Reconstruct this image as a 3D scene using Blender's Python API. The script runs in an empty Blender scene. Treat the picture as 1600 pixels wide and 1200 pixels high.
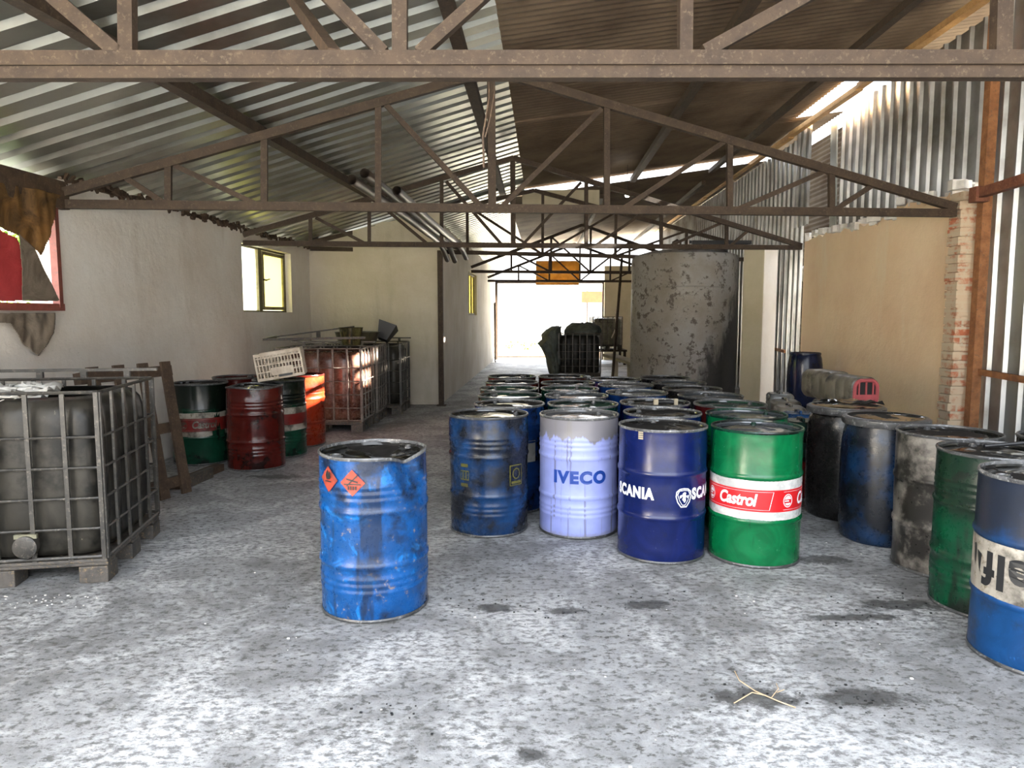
import bpy, bmesh, math, random
from mathutils import Vector, Matrix
random.seed(7)
PI = math.pi
SC = bpy.context.scene
COL = SC.collection
R = math.radians

# ------------------------------------------------------------------ camera
CAMH, FPX = 1.57, 1110.0
PITCH = math.atan(107.0 / FPX)
cp, sp = math.cos(PITCH), math.sin(PITCH)
cam = bpy.data.cameras.new('camera'); camo = bpy.data.objects.new('camera', cam); COL.objects.link(camo)
cam.sensor_width = 36; cam.lens = FPX / 1600 * 36; cam.clip_end = 300; cam.clip_start = .05
camo.location = (0, 0, CAMH); camo.rotation_euler = (PI / 2 - PITCH, 0, 0)
SC.camera = camo

# survey helpers: where a sight line meets a depth, a level or a vertical plane of the building
def ray(x, y):
    rx = (x - 800) / FPX; ry = (600 - y) / FPX
    return Vector((rx, cp + ry * sp, -sp + ry * cp))
def at_depth(x, y, Y):
    d = ray(x, y); k = Y / d.y
    return Vector((d.x * k, Y, CAMH + d.z * k))
def at_level(x, y, z):
    d = ray(x, y); k = (z - CAMH) / d.z
    return Vector((d.x * k, d.y * k, z))
def at_wall(x, y, A, B):
    d = ray(x, y); ux, uy = B[0] - A[0], B[1] - A[1]
    den = d.x * uy - d.y * ux
    k = (A[0] * uy - A[1] * ux) / den
    return Vector((d.x * k, d.y * k, CAMH + d.z * k))
def at_plane(x, y, P, n):
    d = ray(x, y); o = Vector((0, 0, CAMH))
    k = (P - o).dot(n) / d.dot(n)
    return o + d * k

# ------------------------------------------------------------------ materials
class NT:
    def __init__(s, name):
        s.m = bpy.data.materials.new(name); s.m.use_nodes = True
        s.t = s.m.node_tree; s.b = s.t.nodes['Principled BSDF']; s.out = s.t.nodes['Material Output']
        s.co = None
    def n(s, typ, **kw):
        nd = s.t.nodes.new(typ)
        for k, v in kw.items(): setattr(nd, k, v)
        return nd
    def link(s, a, b): s.t.links.new(a, b)
    def coord(s, rnd=False):
        if s.co is None:
            tc = s.n('ShaderNodeTexCoord'); s.co = tc.outputs['Object']
            if rnd:
                oi = s.n('ShaderNodeObjectInfo'); mu = s.n('ShaderNodeVectorMath', operation='SCALE')
                cb = s.n('ShaderNodeCombineXYZ')
                for i in range(2): s.link(oi.outputs['Random'], cb.inputs[i])
                s.link(cb.outputs[0], mu.inputs[0]); mu.inputs['Scale'].default_value = 17
                ad = s.n('ShaderNodeVectorMath', operation='ADD')
                s.link(s.co, ad.inputs[0]); s.link(mu.outputs[0], ad.inputs[1]); s.raw = s.co; s.co = ad.outputs[0]
        return s.co
    def noise(s, scale, detail=6, rough=.6, stretch=None, dist=0):
        nz = s.n('ShaderNodeTexNoise'); c = s.coord()
        if stretch:
            mp = s.n('ShaderNodeMapping'); mp.inputs['Scale'].default_value = stretch
            s.link(c, mp.inputs['Vector']); c = mp.outputs['Vector']
        s.link(c, nz.inputs['Vector'])
        nz.inputs['Scale'].default_value = scale; nz.inputs['Detail'].default_value = detail
        nz.inputs['Roughness'].default_value = rough; nz.inputs['Distortion'].default_value = dist
        return nz.outputs['Fac']
    def ramp(s, fac, stops):
        r = s.n('ShaderNodeValToRGB'); e = r.color_ramp.elements
        while len(e) < len(stops): e.new(.5)
        for el, (p, c) in zip(e, stops):
            el.position = p; el.color = (c, c, c, 1) if not isinstance(c, tuple) else (*c, 1)
        s.link(fac, r.inputs['Fac']); return r.outputs['Color']
    def mix(s, fac, a, b):
        m = s.n('ShaderNodeMix', data_type='RGBA')
        for sock, v in ((m.inputs[0], fac), (m.inputs[6], a), (m.inputs[7], b)):
            if isinstance(v, (int, float)): sock.default_value = v if sock is m.inputs[0] else (v, v, v, 1)
            elif isinstance(v, tuple): sock.default_value = (*v, 1)
            else: s.link(v, sock)
        return m.outputs[2]
    def math(s, op, a, b=None, c=None):
        m = s.n('ShaderNodeMath', operation=op)
        for i, v in enumerate((a, b, c)):
            if v is None: continue
            if isinstance(v, (int, float)): m.inputs[i].default_value = v
            else: s.link(v, m.inputs[i])
        return m.outputs[0]
    def set(s, sock, v):
        i = s.b.inputs[sock]
        if isinstance(v, (int, float)): i.default_value = v
        elif isinstance(v, tuple): i.default_value = (*v, 1)
        else: s.link(v, i)
    def bump(s, h, strength=.3, dist=.02):
        b = s.n('ShaderNodeBump'); b.inputs['Strength'].default_value = strength; b.inputs['Distance'].default_value = dist
        s.link(h, b.inputs['Height']); s.link(b.outputs['Normal'], s.b.inputs['Normal'])

def plain(name, col, rough=.6, metal=0., var=.25, scale=8):
    k = NT(name); k.coord(True); n = k.noise(scale)
    dk = tuple(c * (1 - var) for c in col); lt = tuple(min(1, c * (1 + var)) for c in col)
    k.set('Base Color', k.mix(k.ramp(n, [(.3, 0), (.7, 1)]), dk, lt)); k.set('Roughness', rough); k.set('Metallic', metal)
    return k.m

def rusty(name, a, b, c, rough=.75, scale=9):
    k = NT(name); k.coord(True); n = k.noise(scale, 9, .7); n2 = k.noise(scale * 5, 6, .7)
    col = k.mix(k.ramp(n, [(.35, 0), (.6, 1)]), a, b)
    col = k.mix(k.ramp(n2, [(.55, 0), (.68, 1)]), col, c)
    k.set('Base Color', col); k.set('Roughness', rough); k.bump(n2, .4, .004)
    return k.m

def paint(name, col, grime=(.012, .012, .012), amt=.5, streak=.5, wear=.15, wearcol=(.22, .15, .11), rough=.32, spec=.5, light=None, zg=None):
    """sheet-metal paint: colour, oil grime in patches and drips, worn spots"""
    col = tuple(x * .55 for x in col); grime = tuple(x * .4 for x in grime); wearcol = tuple(x * .7 for x in wearcol); light = tuple(x * .62 for x in light) if light else None
    k = NT(name); k.coord(True)
    n = k.noise(3.2, 7, .65); st = k.noise(9, 4, .6, (1, 1, .14)); f = k.noise(26, 6, .7); sc = k.noise(5, 5, .6, dist=1.5)
    dk = tuple(x * .72 for x in col)
    c = k.mix(k.ramp(sc, [(.4, 0), (.62, 1)]), dk, col)
    if light: c = k.mix(k.ramp(k.noise(4.5, 6, .7, dist=2), [(.56, 0), (.64, 1)]), c, light)
    c = k.mix(k.ramp(f, [(.72 - wear * .35, 0), (.78 - wear * .3, 1)]), c, wearcol)
    g = k.ramp(n, [(.72 - amt * .42, 0), (.80 - amt * .36, 1)])
    s2 = k.ramp(st, [(.74 - streak * .28, 0), (.80 - streak * .24, 1)])
    g = k.math('MAXIMUM', g, k.math('MULTIPLY', s2, .85))
    if zg:
        sx = k.n('ShaderNodeSeparateXYZ'); k.link(k.raw, sx.inputs[0])
        h = k.math('MULTIPLY_ADD', n, .5, k.math('SUBTRACT', sx.outputs['Z'], zg[0] + .25))
        g = k.math('MAXIMUM', g, k.math('MULTIPLY', k.ramp(k.math('MULTIPLY_ADD', h, 5, .5), [(.2, 0), (.8, 1)]), zg[1]))
    c = k.mix(k.math('MULTIPLY', g, .93), c, grime)
    k.set('Base Color', c)
    k.set('Roughness', k.math('MULTIPLY_ADD', f, .26, rough - .20)); k.set('Specular IOR Level', spec * .8)
    k.bump(n, .25, .012)
    return k.m

def wetlid(name, col, dark=(.008, .008, .008), wet=.5):
    """drum head: dry grimy steel with glossy wet oil patches"""
    k = NT(name); k.coord(True); n = k.noise(3.4, 5, .55, dist=.6); f = k.noise(20, 6, .7)
    m = k.ramp(n, [(.60 - wet * .3, 0), (.64 - wet * .3, 1)])
    c = k.mix(k.ramp(f, [(.4, 0), (.65, 1)]), tuple(x * .45 for x in col), col)
    k.set('Base Color', k.mix(m, c, dark)); k.set('Roughness', k.mix(m, .75, .05)); k.set('Specular IOR Level', k.mix(m, .12, .5)); k.bump(f, .12, .004)
    return k.m

M = {}
# concrete floor: pale dusty cement, trodden grey areas, flecks, oil spots with their own outline
k = NT('concrete'); 
big = k.noise(.45, 4, .6); mid = k.noise(1.3, 8, .68, dist=.6); blot = k.noise(4.5, 8, .7, (1, 1.25, 1), .4); fine = k.noise(26, 8, .75, (.8, 1.2, 1)); grit = k.noise(70, 5, .8); pock = k.noise(13, 9, .8)
c = k.mix(k.ramp(big, [(.36, 0), (.64, 1)]), (.25, .248, .245), (.43, .435, .44))
c = k.mix(k.ramp(blot, [(.36, .55), (.50, 0)]), c, (.16, .157, .15))
c = k.mix(k.ramp(blot, [(.52, 0), (.66, .6)]), c, (.56, .565, .57))
scf = k.math('MULTIPLY', k.ramp(mid, [(.46, 0), (.60, 1)]), k.ramp(fine, [(.44, 0), (.56, 1)]))
c = k.mix(scf, c, (.74, .745, .74))
c = k.mix(k.math('MULTIPLY', k.ramp(mid, [(.42, 1), (.60, .45)]), k.ramp(fine, [(.42, 1), (.48, 0)])), c, (.10, .097, .09))
c = k.mix(k.ramp(pock, [(.335, 1), (.37, 0)]), c, (.05, .047, .043))
c = k.mix(k.ramp(grit, [(.34, .85), (.39, 0)]), c, (.06, .056, .05))
tc = k.co
spots = [((1290, 875), .2, .10), ((1405, 945), .26, .09), ((1180, 1090), .2, .09), ((1010, 945), .16, .07), ((830, 1180), .07, .05), ((430, 745), .3, .12),
         ((770, 950), .14, .07), ((1350, 1090), .25, .08), ((1330, 965), .3, .05), ((880, 955), .12, .05)]
wob = k.noise(11, 7, .75)
for (px, py), rx, ry in spots:
    p = at_level(px, py, 0)
    mp = k.n('ShaderNodeMapping'); mp.vector_type = 'POINT'
    mp.inputs['Location'].default_value = (-p.x / rx, -p.y / ry, 0); mp.inputs['Scale'].default_value = (1 / rx, 1 / ry, 1)
    k.link(tc, mp.inputs['Vector'])
    ln = k.n('ShaderNodeVectorMath', operation='LENGTH'); k.link(mp.outputs[0], ln.inputs[0])
    d = k.math('MULTIPLY_ADD', wob, 2.6, k.math('SUBTRACT', ln.outputs['Value'], 1.3))
    c = k.mix(k.ramp(d, [(.62, .8), (1.0, 0)]), c, (.035, .033, .03))
hs = k.n('ShaderNodeHueSaturation'); hs.inputs['Value'].default_value = .66; k.link(c, hs.inputs['Color']); c = hs.outputs['Color']
k.set('Base Color', c); k.set('Roughness', k.math('MULTIPLY_ADD', mid, -.35, .80)); k.bump(k.math('ADD', fine, k.math('MULTIPLY', mid, 1.5)), .55, .014)
M['concrete'] = k.m

def plaster(name, a, b, stain, rough=.85):
    k = NT(name); n = k.noise(.9, 8, .65); n2 = k.noise(2.2, 5, .6, (1, 1, .25)); f = k.noise(30, 6, .7); m = k.noise(6, 6, .65)
    c = k.mix(k.ramp(n, [(.35, 0), (.65, 1)]), a, b)
    c = k.mix(k.ramp(n2, [(.56, 0), (.75, .55)]), c, stain)
    c = k.mix(k.ramp(f, [(.28, .6), (.36, 0)]), c, tuple(x * .5 for x in stain))
    k.set('Base Color', c); k.set('Roughness', rough); k.bump(k.math('ADD', m, k.math('MULTIPLY', f, .25)), .5, .02)
    return k.m
M['plaster'] = plaster('whitewash', (.66, .60, .53), (.76, .73, .68), (.48, .41, .33))
M['plaster2'] = plaster('yellowed_whitewash', (.44, .39, .30), (.54, .50, .43), (.32, .28, .22))
M['tan'] = plaster('ochre_plaster', (.80, .58, .37), (.88, .69, .47), (.86, .76, .58))
M['cream'] = plaster('cream_plaster', (.44, .39, .27), (.52, .47, .35), (.34, .29, .2))
M['greyrender'] = plaster('grey_render', (.42, .40, .36), (.5, .48, .44), (.3, .28, .25))

def brick(name):
    k = NT(name); c0 = k.coord()
    b = k.n('ShaderNodeTexBrick'); mp = k.n('ShaderNodeMapping'); mp.inputs['Rotation'].default_value = (PI / 2, 0, 0); k.link(c0, mp.inputs['Vector']); k.link(mp.outputs[0], b.inputs['Vector'])
    b.inputs['Color1'].default_value = (.42, .13, .06, 1); b.inputs['Color2'].default_value = (.34, .17, .10, 1); b.inputs['Mortar'].default_value = (.42, .36, .27, 1)
    b.inputs['Scale'].default_value = 1; b.inputs['Brick Width'].default_value = .23; b.inputs['Row Height'].default_value = .085; b.inputs['Mortar Size'].default_value = .012
    n = k.noise(5, 7, .7)
    c = k.mix(k.ramp(n, [(.40, 0), (.50, .9)]), b.outputs['Color'], (.50, .41, .29))
    k.set('Base Color', c); k.set('Roughness', .9); k.bump(k.math('ADD', b.outputs['Fac'], k.math('MULTIPLY', n, -1.2)), -.6, .02)
    return k.m
M['brick'] = brick('worn_brick')

def galv(name, col, rough, metal, dirt, dirtamt=.4, spec=.5):
    k = NT(name); n = k.noise(1.3, 7, .6); f = k.noise(14, 6, .7); s = k.noise(40, 4, .8)
    c = k.mix(k.ramp(n, [(.62 - dirtamt * .4, 0), (.8 - dirtamt * .2, 1)]), col, dirt)
    c = k.mix(k.ramp(s, [(.68, 0), (.74, .8)]), c, tuple(min(1, x * 1.5) for x in col))
    k.set('Base Color', c); k.set('Metallic', metal); k.set('Roughness', k.math('MULTIPLY_ADD', f, .25, rough - .12)); k.bump(n, .1, .02); k.set('Specular IOR Level', spec)
    return k.m
M['zinc'] = galv('zinc_sheet', (.36, .36, .315), .34, .88, (.20, .19, .16), .4)
M['zincwall'] = galv('zinc_wall_sheet', (.45, .455, .45), .36, .8, (.17, .155, .125), .5)
M['oldsheet'] = galv('old_dark_sheet', (.17, .125, .085), .55, .3, (.075, .05, .033), .5)
M['outersheet'] = galv('outer_brown_sheet', (.035, .028, .021), .9, 0, (.02, .014, .01), .5, 0)
M['steel'] = rusty('rusty_steel', (.022, .012, .006), (.046, .028, .015), (.085, .06, .038))
M['redsteel'] = rusty('red_brown_steel', (.10, .03, .018), (.20, .075, .035), (.25, .13, .07))
M['rustpost'] = rusty('orange_rust', (.16, .06, .02), (.30, .13, .05), (.12, .07, .045))
M['wood'] = rusty('old_timber', (.035, .02, .012), (.07, .042, .024), (.12, .08, .045))
M['railwood'] = rusty('orange_timber', (.38, .20, .07), (.52, .31, .12), (.3, .17, .07))
M['redframe'] = rusty('red_brown_frame', (.17, .045, .03), (.25, .07, .05), (.12, .06, .045), .5)
M['cageblack'] = rusty('oily_cage', (.016, .015, .013), (.045, .04, .033), (.12, .105, .085), .4)
M['cagegrey'] = rusty('grey_cage', (.06, .05, .04), (.15, .13, .11), (.26, .23, .2), .4)
M['bottle'] = paint('oily_tank_plastic', (.062, .056, .045), (.012, .011, .009), .55, .62, .12, (.24, .21, .16), .46, .3)
M['bottlered'] = paint('red_bounce_tank', (.26, .13, .09), (.07, .012, .006), .5, .6, .05, (.3, .2, .12), .34)  # red light bounced off the drum in front is put into this colour
M['bottlepale'] = paint('pale_tank', (.40, .38, .26), (.09, .09, .05), .45, .4, .05, (.5, .5, .4), .4)
M['palletdark'] = rusty('oily_pallet', (.028, .025, .022), (.075, .065, .055), (.2, .14, .07), .6)
M['rags'] = plain('white_rags', (.62, .60, .55), .9)
M['oil'] = plain('waste_oil', (.006, .006, .005), .06, 0, .3)
M['lidoil'] = wetlid('oily_lid', (.022, .02, .018), (.007, .007, .006), .45)
M['lidgreen'] = wetlid('oily_green_lid', (.02, .06, .035), (.006, .016, .012), .55)
M['lidgrey'] = wetlid('grey_wet_lid', (.09, .095, .105), (.04, .045, .05), .75)
M['lidwhite'] = wetlid('pale_lid', (.16, .155, .15), (.07, .07, .07), .85)
M['chrome'] = rusty('bare_rim', (.03, .03, .03), (.12, .12, .12), (.30, .30, .29), .25)
M['rimdark'] = rusty('dark_rim', (.02, .02, .02), (.06, .06, .06), (.2, .2, .2), .3)
M['black'] = plain('black_plastic', (.012, .012, .013), .45)
M['bluepaint'] = paint('bright_blue_paint', (.006, .118, .42), (.02, .03, .06), .52, .48, .34, (.28, .22, .19), .36, .5, (.012, .20, .60))
M['darkblue'] = paint('oil_smeared_blue', (.012, .07, .22), (.022, .023, .026), .74, .5, .1, (.1, .1, .1), .34)
M['navy'] = paint('navy_paint', (.006, .017, .135), (.02, .022, .05), .25, .25, .03, (.1, .1, .15), .3)
M['packblue'] = paint('pack_blue_paint', (.012, .06, .25), (.008, .01, .02), .5, .5, .06, (.1, .1, .1), .3)
M['green'] = paint('green_paint', (.003, .21, .065), (.01, .04, .02), .2, .25, .04, (.05, .12, .05), .3)
M['lgreen'] = paint('left_green_paint', (.008, .075, .04), (.008, .009, .007), .5, .55, .06, (.06, .07, .05), .3, zg=(.52, .95))
M['darkgreen'] = paint('dark_green_paint', (.008, .065, .038), (.010, .012, .010), .6, .55, .08, (.1, .1, .08), .32)
M['drumred'] = paint('dark_red_paint', (.12, .012, .008), (.02, .008, .006), .45, .5, .08, (.1, .05, .03), .26)
M['drumorange'] = paint('bright_red_paint', (.40, .035, .008), (.05, .01, .006), .32, .4, .1, (.2, .06, .02), .36)
M['greyold'] = paint('flaking_grey_paint', (.34, .31, .27), (.012, .010, .008), .74, .6, .3, (.42, .36, .3), .38)
M['blackdrum'] = paint('black_drum', (.024, .022, .021), (.012, .011, .011), .5, .5, .05, (.1, .1, .1), .34)
M['plasticblue'] = paint('blue_plastic', (.012, .045, .125), (.014, .015, .018), .72, .72, .04, (.05, .12, .3), .36)
M['plasticnavy'] = paint('navy_plastic', (.012, .022, .075), (.012, .014, .025), .4, .4, .04, (.03, .05, .1), .3)
M['sifblue'] = paint('scuffed_blue_paint', (.008, .09, .30), (.036, .036, .036), .55, .45, .25, (.03, .16, .45), .44, .35, zg=(.54, .95))
M['white'] = paint('white_band', (.95, .95, .92), (.25, .23, .2), .12, .15, .03, (.5, .45, .4), .35)
M['olddirtywhite'] = paint('dirty_white_band', (.66, .60, .50), (.09, .075, .055), .62, .4, .45, (.22, .18, .12), .5)
M['red'] = plain('red_stripe', (.50, .010, .014), .35, 0, .12)
M['oldred'] = paint('faded_red_stripe', (.30, .02, .016), (.05, .01, .008), .6, .4, .1, (.3, .15, .1), .45)
M['ink_navy'] = plain('navy_ink', (.008, .045, .26), .4, 0, .1)
M['ink_white'] = plain('white_ink', (.72, .73, .76), .4, 0, .08)
M['ink_black'] = plain('black_ink', (.012, .012, .012), .5, 0, .1)
M['ink_yellow'] = paint('faded_yellow_ink', (.20, .18, .03), (.05, .05, .04), .5, .3, .1, (.1, .1, .1), .5)
M['ink_orange'] = paint('orange_hazard', (.58, .085, .045), (.3, .06, .04), .25, .1, .1, (.3, .1, .08), .5)
M['paper'] = paint('stained_paper', (.45, .45, .42), (.12, .12, .11), .45, .3, .2, (.2, .2, .18), .6)
M['tan_paper'] = plain('tan_sticker', (.34, .29, .2), .6)
# lavender drum: clean paint below, grey oily collar running down in drips
k = NT('lavender_paint'); k.coord(True)
st = k.noise(16, 4, .6, (1, 1, .05)); n = k.noise(4, 6, .6); f = k.noise(24, 6, .7); thin = k.noise(34, 3, .55, (1, 1, .03))
sx = k.n('ShaderNodeSeparateXYZ'); k.link(k.raw, sx.inputs[0])
c = k.mix(k.ramp(n, [(.35, 0), (.65, 1)]), (.25, .285, .60), (.31, .355, .69))
c = k.mix(k.ramp(thin, [(.60, 0), (.66, .75)]), c, (.13, .125, .17))
up = k.math('MULTIPLY_ADD', st, .17, k.math('SUBTRACT', sx.outputs['Z'], .80))
up2 = k.math('MULTIPLY_ADD', f, .05, up)
c = k.mix(k.ramp(k.math('MULTIPLY', up2, 20), [(.25, 0), (.6, .93)]), c, (.17, .16, .155))
lo = k.math('MULTIPLY_ADD', f, -.09, k.math('SUBTRACT', .075, sx.outputs['Z']))
c = k.mix(k.ramp(k.math('MULTIPLY_ADD', lo, 12, .5), [(.3, 0), (.75, .7)]), c, (.22, .2, .2))
k.set('Base Color', c); k.set('Roughness', .34); k.bump(n, .15, .01)
M['lavender'] = k.m
# storage tank: grey concrete-like shell, black splashes, oil run on one flank
k = NT('tank_shell'); n = k.noise(1.6, 7, .6); b = k.noise(6.5, 9, .75, dist=.15); s = k.noise(3, 6, .7, (1, 1, .3)); f = k.noise(25, 5, .7)
c = k.mix(k.ramp(n, [(.35, 0), (.65, 1)]), (.20, .175, .14), (.30, .29, .28))
c = k.mix(k.ramp(b, [(.545, 0), (.585, .92)]), c, (.07, .055, .04)); c = k.mix(k.ramp(f, [(.68, 0), (.74, .8)]), c, (.06, .05, .045))
sx = k.n('ShaderNodeSeparateXYZ'); k.link(k.co, sx.inputs[0])
oilm = k.math('ADD', k.math('MULTIPLY_ADD', sx.outputs['X'], .9, k.math('MULTIPLY', sx.outputs['Z'], -.30)), k.math('MULTIPLY', s, 1.3))
c = k.mix(k.ramp(oilm, [(.62, 0), (.85, .95)]), c, (.03, .028, .026))
k.set('Base Color', c); k.set('Roughness', .6); k.bump(n, .2, .02)
M['tank'] = k.m
k = NT('crate_plastic'); n = k.noise(7, 6, .6); k.set('Base Color', k.mix(k.ramp(n, [(.35, 0), (.65, 1)]), (.36, .28, .20), (.58, .50, .40))); k.set('Roughness', .6); M['crate'] = k.m
k = NT('yellowed_glass'); n = k.noise(5, 6, .65); g = k.n('ShaderNodeBsdfTransparent'); t = k.n('ShaderNodeBsdfTranslucent'); mx = k.n('ShaderNodeMixShader')
k.link(k.mix(k.ramp(n, [(.3, 0), (.7, 1)]), (.62, .55, .17), (.80, .74, .30)), g.inputs['Color']); t.inputs['Color'].default_value = (.60, .50, .13, 1)
mx.inputs[0].default_value = .88; k.link(g.outputs[0], mx.inputs[1]); k.link(t.outputs[0], mx.inputs[2]); k.link(mx.outputs[0], k.out.inputs['Surface']); M['yglass'] = k.m
k = NT('clear_dusty_glass'); g = k.n('ShaderNodeBsdfTransparent'); g.inputs['Color'].default_value = (.95, .93, .78, 1); t = k.n('ShaderNodeBsdfTranslucent'); t.inputs['Color'].default_value = (.9, .88, .6, 1)
mx = k.n('ShaderNodeMixShader'); mx.inputs[0].default_value = .25; k.link(g.outputs[0], mx.inputs[1]); k.link(t.outputs[0], mx.inputs[2]); k.link(mx.outputs[0], k.out.inputs['Surface']); M['cglass'] = k.m
def cloth(name, a, b, trans=.25):
    k = NT(name); n = k.noise(3.5, 7, .65, dist=1); c = k.mix(k.ramp(n, [(.35, 0), (.62, 1)]), a, b)
    k.set('Base Color', c); k.set('Roughness', .7); t = k.n('ShaderNodeBsdfTranslucent'); k.link(c, t.inputs['Color'])
    mx = k.n('ShaderNodeMixShader'); mx.inputs[0].default_value = trans; k.link(k.b.outputs[0], mx.inputs[1]); k.link(t.outputs[0], mx.inputs[2]); k.link(mx.outputs[0], k.out.inputs['Surface'])
    k.bump(n, .4, .03); return k.m
M['redcloth'] = cloth('red_tarpaulin', (.30, .03, .035), (.42, .06, .06))
M['brownplastic'] = cloth('brown_plastic_sheet', (.05, .028, .012), (.24, .13, .04), .3)
M['dirtysack'] = cloth('dirty_sack', (.10, .075, .05), (.26, .21, .16), .15)
M['darkcloth'] = cloth('grey_green_tarpaulin', (.07, .085, .075), (.16, .18, .16), .1)
M['leaf'] = plain('leaf', (.16, .30, .04), .6, 0, .4, 2)
M['dirt'] = plain('yard_dirt', (.40, .37, .31), .9, 0, .2, 1.5)
M['kerb'] = plain('kerb_stone', (.42, .33, .27), .9)
M['sign'] = plain('orange_sign', (.30, .05, .012), .6)
M['amber'] = cloth('amber_sheet', (.42, .24, .06), (.60, .38, .12), .5)
M['twig'] = plain('dry_twig', (.45, .33, .20), .8)
M['litter'] = plain('pale_litter', (.62, .60, .56), .8)
M['pipe'] = plain('dull_pipe', (.075, .055, .04), .4)
M['jerry_green'] = paint('green_black_can', (.012, .055, .045), (.012, .013, .013), .5, .5, .05, (.05, .1, .1), .3)
M['jerry_blue'] = paint('blue_can', (.02, .09, .26), (.02, .02, .03), .4, .4, .1, (.1, .1, .1), .34)
M['jerry_grey'] = paint('beige_can', (.36, .32, .25), (.035, .03, .022), .5, .6, .1, (.2, .15, .1), .42)
M['jerry_red'] = paint('red_can', (.38, .02, .02), (.06, .01, .01), .35, .4, .05, (.2, .05, .05), .36)
M['jerry_silver'] = paint('silver_can', (.38, .40, .40), (.06, .06, .06), .4, .5, .05, (.2, .2, .2), .3)
M['pinkred'] = plain('dull_red_plastic', (.36, .07, .075), .6)
k = NT('lamp_glow'); k.set('Emission Color', (1, .95, .85)); k.set('Emission Strength', 6.0); M['glow'] = k.m

# ------------------------------------------------------------------ mesh helpers
class MB:
    def __init__(s): s.v = []; s.f = []
    def add(s, vs, fs):
        b = len(s.v); s.v += [tuple(v) for v in vs]; s.f += [tuple(b + i for i in f) for f in fs]; return s
    def box(s, lo, hi, mtx=None):
        x0, y0, z0 = lo; x1, y1, z1 = hi
        vs = [Vector(p) for p in ((x0, y0, z0), (x1, y0, z0), (x1, y1, z0), (x0, y1, z0), (x0, y0, z1), (x1, y0, z1), (x1, y1, z1), (x0, y1, z1))]
        if mtx: vs = [mtx @ v for v in vs]
        return s.add(vs, [(0, 3, 2, 1), (4, 5, 6, 7), (0, 1, 5, 4), (1, 2, 6, 5), (2, 3, 7, 6), (3, 0, 4, 7)])
    def bar(s, a, b, w, h, up=(0, 0, 1)):
        a, b = Vector(a), Vector(b); d = (b - a).normalized(); up = Vector(up)
        x = d.cross(up)
        if x.length < .05: x = d.cross(Vector((0, 1, 0)))
        x.normalize(); u = x.cross(d).normalized()
        vs = []
        for p in (a, b):
            for i, j in ((-1, -1), (1, -1), (1, 1), (-1, 1)): vs.append(p + x * (i * w / 2) + u * (j * h / 2))
        return s.add(vs, [(0, 1, 2, 3), (7, 6, 5, 4), (0, 4, 5, 1), (1, 5, 6, 2), (2, 6, 7, 3), (3, 7, 4, 0)])
    def tube(s, path, r, n=8, closed=False, cap=True):
        path = [Vector(p) for p in path]; m = len(path); rings = []; prev = None
        for i, p in enumerate(path):
            if closed: d = path[(i + 1) % m] - path[i - 1]
            else: d = path[min(i + 1, m - 1)] - path[max(i - 1, 0)]
            d.normalize()
            if prev is None:
                x = d.cross(Vector((0, 0, 1)))
                if x.length < .05: x = d.cross(Vector((0, 1, 0)))
            else: x = prev - d * prev.dot(d)
            x.normalize(); prev = x; y = d.cross(x)
            rr = r[i] if isinstance(r, (list, tuple)) else r
            rings.append([p + x * (rr * math.cos(2 * PI * j / n)) + y * (rr * math.sin(2 * PI * j / n)) for j in range(n)])
        vs = [v for g in rings for v in g]; fs = []
        for i in range(m if closed else m - 1):
            a, b = i * n, ((i + 1) % m) * n
            for j in range(n): fs.append((a + j, a + (j + 1) % n, b + (j + 1) % n, b + j))
        if cap and not closed:
            fs.append(tuple(range(n - 1, -1, -1))); fs.append(tuple((m - 1) * n + j for j in range(n)))
        return s.add(vs, fs)
    def lathe(s, prof, n=48, fn=None, cap0=False, cap1=False):
        """profile of (radius, height); angle 0 faces -Y"""
        vs = []
        for r, z in prof:
            for j in range(n):
                t = 2 * PI * j / n
                p = Vector((r * math.sin(t), -r * math.cos(t), z))
                vs.append(fn(p, t) if fn else p)
        fs = []
        for i in range(len(prof) - 1):
            for j in range(n):
                a, b = i * n, (i + 1) * n
                fs.append((a + j, a + (j + 1) % n, b + (j + 1) % n, b + j))
        if cap0: fs.append(tuple(range(n - 1, -1, -1)))
        if cap1: fs.append(tuple((len(prof) - 1) * n + j for j in range(n)))
        return s.add(vs, fs)
    def loft(s, A, B, close=False):
        pass
    def grid(s, P):
        """P rows of points"""
        m = len(P[0]); vs = [p for r in P for p in r]
        fs = [(i * m + j, i * m + j + 1, (i + 1) * m + j + 1, (i + 1) * m + j) for i in range(len(P) - 1) for j in range(m - 1)]
        return s.add(vs, fs)
    def build(s, name, mat, parent=None, smooth=False, loc=None, bevel=0, solid=0, **props):
        me = bpy.data.meshes.new(name); me.from_pydata(s.v, [], s.f); me.update()
        bm = bmesh.new(); bm.from_mesh(me); bmesh.ops.recalc_face_normals(bm, faces=bm.faces); bm.to_mesh(me); bm.free()
        if mat: me.materials.append(M[mat])
        o = bpy.data.objects.new(name, me); COL.objects.link(o)
        if parent: o.parent = parent
        if loc is not None: o.location = loc
        if smooth:
            for p in me.polygons: p.use_smooth = True
            me.set_sharp_from_angle(angle=R(38))
        if bevel:
            b = o.modifiers.new('b', 'BEVEL'); b.width = bevel; b.segments = 2; b.limit_method = 'ANGLE'
        if solid:
            b = o.modifiers.new('s', 'SOLIDIFY'); b.thickness = solid; b.offset = 0
        for kk, vv in props.items(): o[kk] = vv
        return o

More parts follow.
